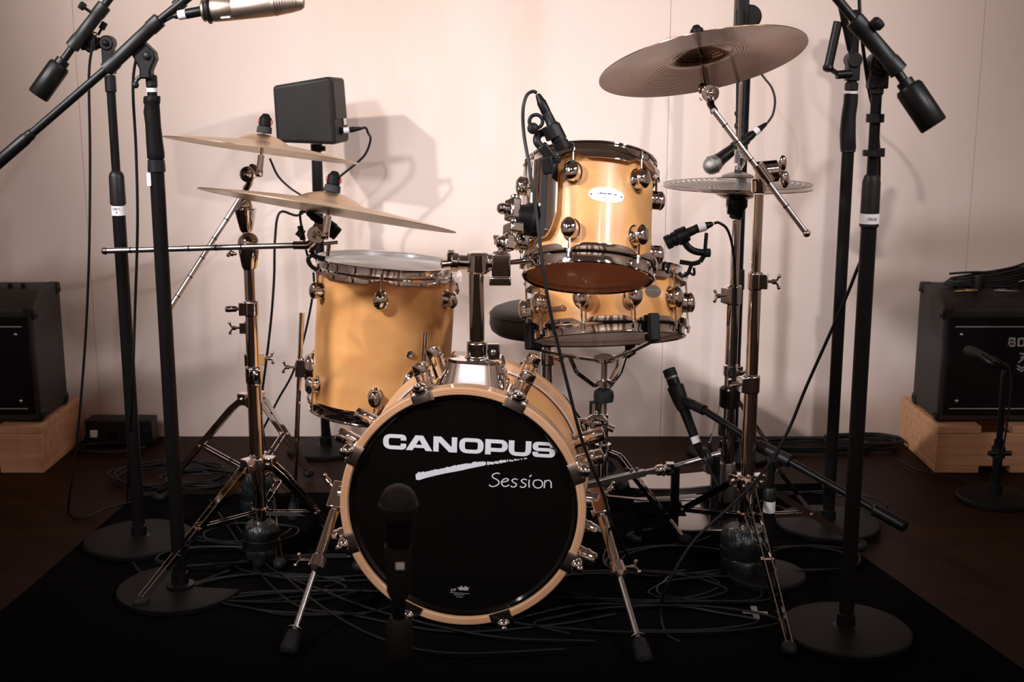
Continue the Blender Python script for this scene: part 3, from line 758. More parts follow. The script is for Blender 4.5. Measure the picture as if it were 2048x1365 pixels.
C_up, R_up, RAD_up = P(524, 302, 2.98), crot(7.6, -6.3), .229
C_lo, R_lo, RAD_lo = P(657.5, 423, 2.70), crot(9.6, -8.8), .279
C_ri, R_ri, RAD_ri = P(1405, 128, 2.80), crot(-9.3, -16.5), .229
cymbal('crash_cymbal', 'thin bronze crash cymbal, upper of the two on the left, below the black speaker', C_up, R_up, RAD_up, 'pale_bronze', bell=.06, bh=.016)
cymbal('ride_cymbal', 'broad bronze ride cymbal, lower of the two on the left, above the floor tom', C_lo, R_lo, RAD_lo, 'pale_bronze', bell=.072, bh=.018)
cymbal('crash_cymbal', 'dark bronze crash cymbal seen from underneath at the upper right', C_ri, R_ri, RAD_ri, 'dark_bronze')

# ================================================================== CYMBAL STANDS
def tilter(st, joint, C, rot, arm_dir, knob=True):
    """boom end joint, curved neck and the post that carries the cymbal"""
    z = (rot @ UP).normalized()
    base = C - z * .045
    b = MB(); b.tube([joint, joint.lerp(base, .5) + (base - joint).cross(V((0, 1, 0))).normalized() * .012, base - z * .01, base], .0085, 12, 6); b.build('tilter_neck', 'chrome', st)
    b = MB(); b.cyl(joint - V((0, .019, 0)), joint + V((0, .019, 0)), .019, n=24); b.cyl(joint - V((0, .024, 0)), joint - V((0, .018, 0)), .009, n=16); b.ball(joint - V((0, .024, 0)), .006, 12, 8)
    t = b.build('tilter_joint', 'chrome', st, bevel=.0015)
    b = MB(); b.wing(joint + V((0, .016, 0)), (-.5, 1, 0), (0, .3, 1), .02); b.build('wing_screw', 'black_metal' if knob else 'chrome', t)
    b = MB(); b.cyl(base - z * .004, base + z * .035, .0085, n=16); b.cyl(base + z * .03, base + z * .108, .004, n=12); b.build('cymbal_post', 'chrome', st)
    bb = .022 + .016
    b = MB(); b.cyl(C + z * (bb + .004), C + z * (bb + .019), .018, .017, n=22); fe = b.build('top_felt', 'felt', st)
    b = MB(); b.prof(C + z * (bb + .019), z, [(0, .013), (.002, .0145), (.020, .0145), (.024, .011), (.030, .007), (.031, .0)], 18); nt_ = b.build('quick_nut', 'grey_plastic', st)
    b = MB(); x = rot @ V((1, 0, 0))
    for s in (-1, 1): b.box(C + z * (bb + .031) + x * s * .0145, .005, .010, .010, rot)
    b.build('release_button', 'red', nt_, bevel=.001)
def tripod(st, X, Y, zc, zl, feet, m='chrome', wide=.0):
    cen = V((X, Y, zc)); low = V((X, Y, zl))
    b = MB(); b.prof(cen - UP * .018, UP, [(0, .018), (.004, .023), (.03, .023), (.036, .017)], 22)
    for f in feet:
        d = (V(f) - cen); d.z = 0; d.normalize(); b.box(cen + d * .028, .026, .026, .030, Matrix.Rotation(math.atan2(d.y, d.x), 3, 'Z')); b.cyl(cen + d * .030 - UP.cross(d) * .018, cen + d * .030 + UP.cross(d) * .018, .005, n=12)
    b.build('leg_crown', m, st, bevel=.002)
    b = MB(); b.prof(low - UP * .012, UP, [(0, .015), (.003, .0195), (.022, .0195), (.026, .015)], 20); b.build('brace_collar', m, st)
    for f in feet:
        f = V(f); d = f - cen; d.z = 0; d.normalize(); q_ = UP.cross(d)
        b = MB(); a = cen + d * .030; kn = cen + d * .065 - UP * .028; tip = f + UP * .026
        for s in (-1, 1): b.strip([a + q_ * s * .010, kn + q_ * s * .010, tip + q_ * s * .006], .0025, .014, UP)
        lg = b.build('leg', m, st)
        b = MB(); mid = kn.lerp(tip, .42)
        for s in (-1, 1): b.beam(mid + q_ * s * .007, low + d * .018 + q_ * s * .007, .002, .010, UP)
        b.cyl(mid - q_ * .014, mid + q_ * .014, .004, n=10)
        b.build('leg_brace', m, st)
        b = MB(); b.ball(f + UP * .0205, .014, 14, 8, (1.5, 1.1, 1.0), Matrix.Rotation(math.atan2(d.y, d.x), 3, 'Z')); b.build('rubber_foot', 'rubber', lg)
def collar(st, p, r, h=.034, wd=(-1, 0, 0), name='height_clamp', thumb=False):
    p = V(p); wd = V(wd).normalized()
    b = MB(); b.prof(p - UP * h / 2, UP, [(0, r * .98), (.003, r * 1.22), (h - .003, r * 1.22), (h, r * .98)], 24); b.box(p + wd * r * .9, .03, .026, h * .8, Matrix.Rotation(math.atan2(wd.y, wd.x), 3, 'Z'))
    c = b.build(name, 'chrome', st, bevel=.0015)
    if thumb:
        b = MB(); b.cyl(p + wd * r * 1.4, p + wd * (r * 1.5 + .014), .0035, n=12); b.prof(p + wd * (r * 1.5 + .010), wd, [(0, .004), (.003, .0068), (.022, .0072), (.026, .0055), (.027, 0)], 16); b.build('thumb_screw', 'chrome', c)
        return
    MB().wing(p + wd * r * 1.5, wd, UP, .026).build('wing_screw', 'chrome', c)
def vtube(st, X, Y, z0, z1, r, nm='tube', m='chrome'):
    return MB().cyl((X, Y, z0), (X, Y, z1), r, n=26).build(nm, m, st)
def Zat(px, py, Y): return P(px, py, Y).z
def boom(st, p0, p1, r, knots, m='chrome_knurled'):
    p0, p1 = V(p0), V(p1); d = (p1 - p0).normalized()
    o = MB().cyl(p0, p1, r, n=14).build('boom_arm', m, st)
    L = (p1 - p0).length
    for k in knots: MB().cyl(p0 + d * L * k, p0 + d * (L * k + .0025), r * 1.12, n=14).build('boom_groove', 'black_metal', o)
    b = MB(); b.ball(p0, r * 1.35, 14, 10); b.build('end_cap', 'chrome', o)

# --- left front stand (carries the ride)
YA = 2.74; XA = P(524, 1120, YA).x
sa_ = root('cymbal_stand', 'chrome boom cymbal stand at the left front carrying the ride cymbal', 'cymbal stand', (XA, YA, 0))
z = lambda py: Zat(510, py, YA)
vtube(sa_, XA, YA, .075, z(752), .0155, 'lower_tube'); vtube(sa_, XA, YA, z(760), z(612), .0135, 'middle_tube'); vtube(sa_, XA, YA, z(620), z(535), .0105, 'upper_tube')
collar(sa_, (XA, YA, z(750)), .0155, .04, (.3, -1, 0)); collar(sa_, (XA, YA, z(617)), .0135, .036, (-1, -.2, 0), thumb=True)
tripod(sa_, XA, YA, z(925), .13, [F(284, 1222), F(722, 1150), V((XA + .02, YA + .40, 0))])
pv = P(502, 490, YA); pv.x = XA; pv.y = YA
b = MB(); b.prof(pv - UP * .055, UP, [(0, .013), (.006, .0165), (.04, .022), (.056, .023)], 24); b.ball(pv + UP * .004, .0235, 24, 14); b.build('boom_pivot', 'chrome', sa_)
j = P(628, 478, YA - .03); bo0 = P(210, 502, YA - .05); 
bm_y = YA - .028
pa = P(210, 502, bm_y); pb = P(598, 491, bm_y)
boom(sa_, pa, pb, .0062, [.13, .28, .43, .57, .70]); MB().wing(pv + V((-.03, .01, -.022)), (-1, .2, .1), (0, 1, .2), .012).build('wing_screw', 'chrome', sa_)
b = MB(); b.cyl(pb - V((.012, 0, 0)), pb + V((.014, 0, 0)), .009, n=16); jt = P(634, 468, bm_y); b.tube([pb, pb + V((.02, 0, .001)), pb + V((.034, 0, .012)), jt], .009, 12, 6); b.build('boom_elbow', 'chrome', sa_)
tilter(sa_, jt, C_lo, R_lo, None)

# --- left rear stand (carries the upper crash)
YB = 3.06; XB = P(516, 1000, YB).x
sb_ = root('cymbal_stand', 'chrome boom cymbal stand behind the ride stand carrying the upper left crash', 'cymbal stand', (XB, YB, 0))
z = lambda py: Zat(490, py, YB)
vtube(sb_, XB, YB, .06, z(722), .0155, 'lower_tube'); vtube(sb_, XB, YB, z(730), z(655), .0135, 'middle_tube'); vtube(sb_, XB, YB, z(660), z(440), .0105, 'upper_tube')
collar(sb_, (XB, YB, z(720)), .0155, .036, (1, .5, 0)); collar(sb_, (XB, YB, z(655)), .0135, .034, (-1, -.2, 0))
tripod(sb_, XB, YB, z(800), .12, [F(318, 1008), F(618, 960), V((XB + .12, YB - .36, 0))])
pv = V((XB, YB, z(415)))
b = MB(); b.prof(pv - UP * .060, UP, [(0, .013), (.006, .016), (.045, .025), (.055, .027), (.058, .024)], 24); b.ball(pv + UP * .003, .021, 24, 14); b.build('boom_pivot', 'chrome', sb_)
pa = P(330, 632, 2.92); pb = P(492, 378, 3.045)
boom(sb_, pa, pb, .0062, [.15, .3, .45, .6, .75])
jt = P(498, 348, 3.02); b = MB(); b.tube([pb, pb.lerp(jt, .5) + V((.006, 0, 0)), jt], .0085, 12, 6); b.build('boom_elbow', 'chrome', sb_)
tilter(sb_, jt, C_up, R_up, None, False)

# --- right stand (carries the dark crash)
YC = 2.68; XC = P(1488, 1130, YC).x
sc_ = root('cymbal_stand', 'chrome boom cymbal stand at the right carrying the dark crash cymbal', 'cymbal stand', (XC, YC, 0))
z = lambda py: Zat(1500, py, YC)
vtube(sc_, XC, YC, .075, z(772), .0155, 'lower_tube'); vtube(sc_, XC, YC, z(780), z(560), .0135, 'middle_tube'); vtube(sc_, XC, YC, z(565), z(388), .0105, 'upper_tube')
collar(sc_, (XC, YC, z(768)), .0155, .042, (-1, -.3, 0)); collar(sc_, (XC, YC, z(562)), .0135, .04, (1, -.3, 0))
tripod(sc_, XC, YC, z(965), .14, [F(1268, 1092), F(1577, 1316), V((XC + .30, YC + .13, 0))])
b = MB(); b.prof(V((XC, YC, z(386))), UP, [(0, .0125), (.003, .0165), (.026, .018), (.030, .015)], 24); b.build('tube_cap', 'chrome', sc_)
pv = P(1527, 346, YC)
b = MB(); b.cyl((XC, YC, z(366)), (XC, YC, z(340)), .011); b.cyl(pv - V((.016, .0, 0)), pv + V((.030, 0, .005)), .024, n=26); b.cyl(pv + V((.028, 0, .005)), pv + V((.034, 0, .006)), .018, n=24); b.build('boom_pivot', 'chrome', sc_, bevel=.003)
b = MB(); e = pv + V((.04, 0, .004)); b.cyl(pv + V((.03, 0, .005)), e, .007); b.ball(e + UP * .016, .011, 14, 10, (.8, .7, 1.6)); b.ball(e + V((.006, 0, -.018)), .011, 14, 10, (.9, .7, 1.7)); b.build('wing_nut', 'chrome', sc_)
pa = P(1613, 467, YC - .05); pb = P(1428, 222, YC - .026)
boom(sc_, pa, pb, .0062, [.22, .42, .60, .75, .88])
MB().cyl(P(1515, 330, YC - .034) , P(1540, 365, YC - .038), .0125, n=18).build('boom_clamp', 'chrome', sc_)
jt = P(1418, 186, YC + .03); b = MB(); b.tube([pb, P(1422, 212, YC - .01), P(1421, 200, YC + .01), jt], .0085, 12, 6); b.build('boom_elbow', 'chrome', sc_)
tilter(sc_, jt, C_ri, R_ri, None, False)

# --- nylon weights strapped around the foot of the stands
def weight(X, Y, z0, z1, r, label, seed, band=True):
    rs = []; N = 40; K = 16
    for i in range(K + 1):
        t = i / K; zz = z0 + (z1 - z0) * t; waist = 1 - .16 * math.exp(-((t - .52) / .10) ** 2); rr = r * waist * (1 - .22 * abs(2 * t - 1) ** 6)
        rs.append([V((X + math.cos(a) * rr * (1 + .16 * noise.noise(V((math.cos(a) * 1.5, math.sin(a) * 1.5, t * 4 + seed)))), Y + math.sin(a) * rr * (1 + .16 * noise.noise(V((math.cos(a) * 1.5, math.sin(a) * 1.5, t * 4 + seed + 9)))), zz)) for a in [2 * math.pi * k / N for k in range(N)]])
    o = root('leg_weight', label, 'weight', (X, Y, z0))
    MB().rings(rs).build('pouch', 'bag_grey', o)
    b = MB(); zz = z0 + (z1 - z0) * .52; b.prof((X, Y, zz - .012), UP, [(0, r * .94), (.002, r * 1.0), (.022, r * 1.0), (.024, r * .94)], 30); b.build('strap', 'bag', o)
weight(XA, YA, .006, .105, .042, 'crinkled dark nylon weight around the foot of the ride stand', 1)
weight(XB, YB, .006, .125, .046, 'crinkled grey nylon weight around the foot of the left rear stand', 4)
weight(XC, YC, .006, .115, .056, 'crinkled dark nylon weight around the foot of the right cymbal stand', 7)

# ================================================================== HI-HAT
YH = 3.04; CH = P(1475, 371, YH); XH = CH.x
hs = root('hihat_stand', 'chrome hi-hat stand with a long pull rod behind the right cymbal stand', 'hi-hat stand', (XH, YH, 0))
z = lambda py: Zat(1474, py, YH)
vtube(hs, XH, YH, .11, z(600), .0155, 'lower_tube'); vtube(hs, XH, YH, z(605), z(440), .011, 'upper_tube')
MB().cyl((XH, YH, z(450)), (XH, YH, z(160)), .0035, n=12).build('pull_rod', 'chrome', hs)
collar(hs, (XH, YH, z(590)), .0155, .05, (-1, -.4, 0)); collar(hs, (XH, YH, z(740)), .0155, .03, (.5, -.6, 0))
b = MB(); b.prof((XH, YH, z(438)), UP, [(0, .012), (.004, .017), (.02, .019), (.03, .026), (.048, .026), (.05, .022), (.062, .022), (.064, .018)], 24); b.box((XH - .018, YH - .014, z(418)), .014, .014, .022); b.build('cymbal_seat', 'black_plastic', hs)
b = MB(); b.prof((XH, YH, z(356)), UP, [(0, .013), (.012, .013), (.0125, .009), (.02, .009)], 20); b.build('clutch_felt', 'felt', hs)
b = MB(); b.cyl((XH, YH, z(342)), (XH, YH, z(332)), .0085, n=16); b.box((XH - .004, YH, z(313)), .011, .014, .032); b.build('clutch', 'steel', hs, bevel=.001)
b = MB(); p = V((XH + .008, YH - .006, z(310))); b.ball(p, .008, 12, 8); b.tube([p, p + V((.006, 0, -.012)), p + V((.002, 0, -.024)), p + V((-.004, 0, -.034))], .0035, 8); b.build('clutch_lever', 'chrome', hs)
cymbal('hihat_cymbal', 'perforated silver upper hi-hat cymbal on the right', CH + UP * .003, crot(0, 0), .179, 'perforated', bell=.05, bh=.014, bow=.014)
cymbal('hihat_cymbal', 'lower hi-hat cymbal turned upside down under the perforated one', CH - UP * .004, crot(.6, 0), .180, 'dark_bronze', bell=.06, bh=.018, bow=.014, flip=-1)
cen = V((XH, YH, z(800)))
b = MB(); b.prof(cen - UP * .02, UP, [(0, .02), (.004, .026), (.05, .026), (.056, .018)], 22); b.build('leg_crown', 'black_metal', hs)
for ang in (-3, 95):
    d = V((math.cos(R(ang)), math.sin(R(ang)), 0)); q_ = UP.cross(d); foot = V((XH, YH, 0)) + d * .225
    b = MB()
    for s in (-1, 1): b.strip([cen + d * .02 + q_ * s * .017, cen.lerp(foot, .45) + d * .02 + q_ * s * .017, cen.lerp(foot, .56) + q_ * s * .010, foot + UP * .02 + q_ * s * .009], .003, .009, UP)
    lg = b.build('leg', 'chrome', hs)
    MB().ball(foot + UP * .0205, .014, 14, 8, (1.4, 1.2, 1)).build('rubber_foot', 'rubber', lg)
b = MB(); b.prof((XH, YH, .055), UP, [(0, .024), (.004, .028), (.03, .028), (.08, .024), (.10, .020)], 22); b.build('pedal_housing', 'steel', hs)
rp = Matrix.Rotation(R(8), 3, 'X')
b = MB(); b.box((XH, YH + .12, .045), .085, .24, .010, Matrix.Rotation(R(-12), 3, 'X')); b.build('footboard', 'steel', hs, bevel=.004)
b = MB(); b.box((XH, YH + .10, .014), .10, .30, .008); b.build('base_plate', 'black_metal', hs, bevel=.002)
b = MB(); b.cyl((XH - .03, YH, .014), (XH - .03, YH, .085), .006); b.cyl((XH + .03, YH, .014), (XH + .03, YH, .085), .006); b.build('pedal_post', 'steel', hs)

# ================================================================== DOUBLE PEDAL (left-foot side) with its drive shaft
YP = 2.98
PX = P(1400, 1000, YP).x
pd = root('kick_pedal', 'silver left foot pedal with drive shaft running to the bass drum', 'pedal', (PX, YP, .006))
a, b0, c0 = P(1168, 972, 2.86), P(1310, 941, 2.93), P(1335, 938, 2.95)
b = MB(); b.beam(a, a.lerp(b0, .85), .016, .016, UP); b.beam(a.lerp(b0, .6), b0, .011, .011, UP); sh = b.build('drive_shaft', 'steel', pd, bevel=.001)
b = MB()
for k in (.66, .74): q_ = a.lerp(b0, k); b.cyl(q_ + UP * .006, q_ + UP * .016, .004, n=10)
b.build('shaft_screw', 'steel', sh)
b = MB(); b.ball(b0 + V((.01, 0, 0)), .014); b.box(c0 + V((.006, 0, 0)), .02, .022, .03); b.cyl(c0 + V((.0, -.012, .0)), c0 + V((.0, .016, 0)), .008); b.torus(b0 + V((.018, 0, .0)), (1, .3, .2), .012, .004, 20, 8); b.build('universal_joint', 'chrome', pd, bevel=.001)
e0 = P(1440, 908, YP)
MB().cyl(c0, e0, .007).build('axle', 'steel', pd)
b = MB(); cw = P(1413, 922, YP); ax = (e0 - c0).normalized(); b.cyl(cw - ax * .008, cw + ax * .008, .030, n=28); b.torus(cw, ax, .030, .006, 30, 8); b.build('cam_wheel', 'black_metal', pd)
b = MB(); b.prof(cw - ax * .0085, -ax, [(0, .022), (.002, .022), (.003, .008), (.008, .007)], 20); b.build('cam_hub', 'steel', pd)
b = MB()
for px in (1357, 1432): 
    t_ = c0.lerp(e0, .15 if px < 1400 else .92); b.box((t_.x, t_.y, t_.z / 2 + .008), .020, .026, t_.z - .012)
b.build('pedal_post', 'black_metal', pd, bevel=.003)
b = MB(); b.box((PX + .005, YP, .0125), .13, .10, .008); b.box((PX, YP + .12, .0125), .05, .26, .007); b.build('base_plate', 'steel', pd, bevel=.002)
# footboard: long plate sloping from the toe end down to the heel
h0, h1 = P(1258, 968, 3.06), P(1425, 962, 3.04)
b = MB(); pts = []
for k in range(13):
    t = k / 12; wv = .020 * min(1, (t * 4) ** .5) ; p = h0.lerp(h1, t) + UP * (-.006 * math.sin(t * 3.1)); pts.append((p, wv))
b.rings([[p + V((0, -.03, -wv)), p + V((0, -.034, 0)), p + V((0, .03, wv * .9)), p + V((0, .036, -wv * .2))] for p, wv in pts]); b.build('footboard', 'steel', pd, bevel=.002)
b = MB(); h2, h3 = P(1268, 1002, 3.03), P(1420, 995, 3.02); b.beam(h2, h3, .03, .008, UP); b.build('heel_plate', 'steel', pd, bevel=.003)

# ================================================================== DRUM THRONE
YT = 3.38; TX = P(1095, 640, YT).x
dt = root('drum_throne', 'round black padded drum throne between the floor tom and snare', 'stool', (TX, YT, 0))
zt, zb = Zat(1095, 612, YT), Zat(1095, 668, YT)
b = MB(); b.prof((TX, YT, zb), UP, [(0, .120), (.004, .142), (.014, .155), (.03, .160), (zt - zb - .02, .158), (zt - zb - .008, .150), (zt - zb, .128), (zt - zb + .004, .07), (zt - zb + .005, 0)], 64); se = b.build('seat_cushion', 'seat', dt, angle=60)
b = MB(); b.torus((TX, YT, zt - .02), UP, .1585, .0022, 72, 6); b.build('piping', 'black_plastic', se)
b = MB(); b.prof((TX, YT, zb - .035), UP, [(0, .020), (.005, .034), (.03, .034), (.036, .06)], 24); b.build('seat_mount', 'black_metal', dt)
vtube(dt, TX, YT, .22, zb - .03, .0125, 'upper_post'); vtube(dt, TX, YT, .10, Zat(1095, 720, YT), .0165, 'lower_post')
collar(dt, (TX, YT, Zat(1095, 716, YT)), .0165, .04, (.8, -.6, 0))
for k, ang in enumerate((-32, 92, 212)):
    d = V((math.cos(R(ang)), math.sin(R(ang)), 0)); q_ = UP.cross(d); foot = V((TX, YT, 0)) + d * .24; cen = V((TX, YT, .26))
    b = MB()
    for s in (-1, 1): b.strip([cen + d * .015 + q_ * s * .009, cen + d * .05 - UP * .02 + q_ * s * .009, foot + UP * .03 + q_ * s * .007], .003, .016, UP)
    lg = b.build('leg', 'black_metal', dt)
    b = MB(); b.beam(foot + UP * .055 - d * .03, foot + UP * .018 + d * .014, .036, .032, UP); b.build('rubber_foot', 'rubber', lg, bevel=.008, segs=3)
    b = MB(); b.beam(cen.lerp(foot, .5), (TX, YT, .11), .012, .004, UP); b.build('leg_brace', 'black_metal', dt)

# ================================================================== MICROPHONE STANDS
def round_base(st, X, Y, r, notch=None, dome=True):
    N = 72; z0 = .0004 if Y > 3.1 else .007
    if notch is None:
        b = MB(); b.prof((X, Y, z0), UP, [(0, r - .004), (.003, r), (.012, r), (.0155, r - .004), (.0185, r * .6), (.020, .034), (.021, 0)], N)
        b.build('base', 'grey_plastic', st)
    else:
        # D shaped plate: the sector between the notch angles is cut away with a small scoop beside the tube
        a0, a1 = notch; pts = []
        for k in range(N + 1):
            a = a1 + (a0 + 2 * math.pi - a1) * k / N; pts.append(V((X + r * math.cos(a), Y + r * math.sin(a), 0)))
        for k in range(13):
            t = k / 12; a = a0 + (a1 - a0) * t
            rr = .030 + .020 * math.sin(t * math.pi * 1.5) ** 2
            pts.append(V((X + rr * math.cos(a), Y + rr * math.sin(a), 0)))
        b = MB(); b.rings([[p + UP * z0 for p in pts], [p + UP * (z0 + .014) for p in pts]]); b.build('base', 'grey_plastic', st, bevel=.002)
    b = MB(); b.prof((X, Y, z0 + .015), UP, [(0, .030), (.004, .030), (.007, .019), (.03, .018), (.032, .015)], 24); b.build('base_socket', 'black_metal', st)
def tape(st, p, r, h, words_=None, size=.008, m='tape'):
    o = MB().cyl(V(p) - UP * h / 2, V(p) + UP * h / 2, r + .0007, n=24).build('tape_label', m, st, label='white tape label')
    if words_:
        for i, s in enumerate(words_):
            text(s, size, 'ink', 'tape_writing', o, RM[st.name].inverted() @ faceM(V(p) + V((0, -r - .0012, size * (.55 * (len(words_) - 1) - 1.05 * i))), (1, 0, 0), UP), extrude=.0001)
    return o
def mstand(name, label, px, py, cat='microphone stand', r_low=.0150, r_up=.0098, base_r=.130, clutch=(345, 412), top=150, notch=None, group=None, tapes=()):
    g = F(px, py); X, Y = g.x, g.y
    st = root(name, label, cat, (X, Y, .007), group=group)
    round_base(st, X, Y, base_r, notch)
    zz = lambda yy: Zat(1024, yy, Y)
    vtube(st, X, Y, .024, zz((clutch[0] + clutch[1]) / 2), r_low, 'lower_tube', 'black_metal')
    vtube(st, X, Y, zz(clutch[1]), zz(top), r_up, 'upper_tube', 'black_metal')
    b = MB(); h0, h1 = zz(clutch[1]), zz(clutch[0]); L = h1 - h0
    b.prof((X, Y, h0), UP, [(0, r_low + .0002), (.002, r_low + .003), (L * .88, r_low + .002), (L, r_up + .004), (L + .003, r_up)], 24); b.build('height_clutch', 'black_plastic', st)
    for (ty, h, words_, rr) in tapes: tape(st, (X, Y, zz(ty)), rr, h, words_)
    return st, X, Y, zz
def mboom(st, pw, ps0, ps1, pe, r=.0082, wr=.024, wl=.085, sleeve=.0135):
    """boom: counterweight end pw, sleeve from ps0 to ps1, far end pe"""
    pw, ps0, ps1, pe = map(V, (pw, ps0, ps1, pe)); d = (ps0 - pw).normalized()
    o = MB().tube([pw, ps0, ps1, pe], r, 14, 0).build('boom_arm', 'black_metal', st)
    b = MB(); b.prof(pw, d, [(0, wr * .93), (.003, wr), (wl - .006, wr), (wl, wr * .88), (wl + .001, min(r * 1.8, wr * .9)), (wl + .012, min(r * 1.8, wr * .86)), (wl + .014, r)], 26); b.build('counterweight', 'black_metal', st)
    d2 = (ps1 - ps0).normalized(); L = (ps1 - ps0).length
    b = MB(); b.prof(ps0, d2, [(-.02, r * 1.2), (-.018, sleeve * 1.12), (.006, sleeve * 1.12), (.010, sleeve), (L - .010, sleeve), (L - .006, sleeve * 1.12), (L + .018, sleeve * 1.12), (L + .02, r * 1.2)], 22); b.build('boom_sleeve', 'black_plastic', st)
def knob(st, p, d, r=.014, L=.018, nm='clamp_knob'):
    p = V(p); d = V(d).normalized(); b = MB(); b.cyl(p - d * .03, p, .0035, n=10); N = 30; x, y, _ = basis(d); rs = []
    for t, s in ((0, .85), (.003, 1), (L - .003, 1), (L, .8)):
        rs.append([p + d * t + (x * math.cos(2 * math.pi * k / N) + y * math.sin(2 * math.pi * k / N)) * r * s * (1 + .09 * math.cos(6 * 2 * math.pi * k / N)) for k in range(N)])
    b.rings(rs); return b.build(nm, 'black_plastic', st)

# left rear stand: boom up to the right, counterweight at the upper left
l1, X, Y, zz = mstand('microphone_stand', 'tall black boom microphone stand at far left with its counterweight at the upper left', 280, 1092, clutch=(345, 410), top=160, tapes=[(421, .022, ['OH L', '9'], .0150)])
Yb = Y - .03
b = MB(); b.cyl((X, Y, zz(185)), (X, Y, zz(150)), .0125, n=20); b.box((X, Y, zz(118)), .026, .024, .066); b.cyl(V((X, Y - .016, zz(86))), V((X, Y + .016, zz(86))), .0165, n=22); b.ball((X, Y - .019, zz(86)), .007, 12, 8); b.build('pivot_head', 'black_plastic', l1, bevel=.003)
b = MB(); b.cyl(P(200, 85, Y), P(176, 95, Yb), .012, n=16); b.box(P(178, 82, Yb + .01), .03, .02, .04); b.build('pivot_block', 'black_metal', l1)
MB().cyl(P(181, 66, Yb + .004), P(192, 70, Yb + .004), .006, n=14).build('pivot_spring', 'gold', l1)
mboom(l1, P(76, 192, Yb - .03), P(154, 82, Yb - .01), P(199, 24, Yb), P(330, -150, Yb + .05), r=.0085, wr=.0235, wl=.085, sleeve=.0140)
knob(l1, P(170, 16, Yb - .01), (-.6, -.3, .5), .0085, .014)
b = MB(); b.cyl(P(196, 70, Y - .01), P(210, 46, Y - .01), .003, n=8); b.cyl(P(203, 58, Y - .01), P(210, 45, Y - .01), .007, n=14); b.build('clamp_lever', 'black_plastic', l1)

# left front stand: squeeze grip and a boom crossing to the lower left
l2, X, Y, zz = mstand('microphone_stand', 'black boom microphone stand with squeeze grip and half-moon base at the left front', 362, 1190, clutch=(318, 345), top=150, r_low=.0150, notch=(R(-8), R(100)), base_r=.135, tapes=[(180, .008, None, .0102)])
MB().box((X - .013, Y - .012, zz(358)), .008, .006, .026).build('tape_label', 'tape', l2, label='white tape label')
b = MB(); zg0, zg1 = zz(318), zz(192); L = zg1 - zg0; rs = []
for t, ra, dx in ((0, .0165, 0), (.02, .0175, 0), (.1, .0175, 0), (.25, .0168, -.001), (.55, .0155, -.002), (.75, .0165, -.003), (.85, .0150, -.002), (.9, .0168, -.002), (.98, .0168, -.001), (1, .015, 0)):
    rs.append([V((X + dx + ra * math.cos(2 * math.pi * k / 24), Y + ra * .95 * math.sin(2 * math.pi * k / 24), zg0 + L * t)) for k in range(24)])
b.rings(rs); b.build('squeeze_grip', 'grey_plastic', l2)
Yb = Y - .022
b = MB(); b.cyl((X, Y, zz(176)), (X, Y, zz(150)), .0115, n=20); pc = P(296, 114, Yb)
pl_ = [P(262, 100, 0 + Y - .005), P(285, 78, Y - .005), P(312, 104, Y - .005), P(315, 118, Y - .005), P(305, 142, Y - .005), P(306, 158, Y - .005), P(283, 158, Y - .005), P(282, 138, Y - .005)]
b.rings([[p - V((0, .016, 0)) for p in pl_], [p + V((0, .014, 0)) for p in pl_]]); b.ball(P(294, 112, Y - .021), .0085, 16, 10, (1, .6, 1)); b.build('pivot_head', 'black_plastic', l2, bevel=.004)
mboom(l2, P(-46, 362, Yb - .03), P(226, 127, Yb), P(306, 52, Yb), P(452, -66, Yb - .02), r=.0086, wr=.0125, wl=.135, sleeve=.0135)
b = MB(); b.tube([V((X - .012, Y - .012, zz(150))), V((X - .024, Y - .014, zz(158))), V((X - .028, Y - .016, zz(168)))], .0045, 8); b.ball(V((X - .028, Y - .016, zz(170))), .007, 12, 8); b.build('cable_hook', 'black_plastic', l2)
MB().cyl(P(352, 14, Yb), P(366, 2, Yb), .0125, n=18).build('boom_collar', 'black_plastic', l2)

# right front stand
r1, X, Y, zz = mstand('microphone_stand', 'tall black boom microphone stand in the right foreground with hanging counterweight', 1690, 1276, clutch=(352, 455), top=150, r_up=.0100, tapes=[(437, .019, ['OH.R'], .0178)])
MB().cyl((X, Y, zz(245)), (X, Y, zz(228)), .0165, n=20).build('tube_collar', 'black_plastic', r1)
b = MB(); b.cyl((X, Y, zz(190)), (X, Y, zz(152)), .0125, n=20)
b.box((X, Y, zz(150)), .036, .026, .05); b.cyl((X, Y - .018, zz(128)), (X, Y + .018, zz(128)), .021, n=24); b.build('pivot_head', 'black_plastic', r1, bevel=.003)
Yb = Y - .03
b = MB(); b.cyl((X, Y, zz(128)), (X, Yb, zz(125)), .014, n=18); b.build('pivot_block', 'black_metal', r1)
mboom(r1, P(1868, 252, Yb - .04), P(1785, 128, Yb - .008), P(1722, 55, Yb), P(1560, -140, Yb + .06), r=.0085, wr=.0255, wl=.085, sleeve=.0155)
knob(r1, P(1748, 54, Yb - .01), (.5, -.4, .6), .0115, .016)
b = MB(); b.cyl((X - .004, Y - .004, zz(312)), (X - .004, Y - .004, zz(300)), .0165, n=18); b.box((X + .012, Y - .004, zz(305)), .014, .012, .016); b.build('cable_clip', 'black_plastic', r1)

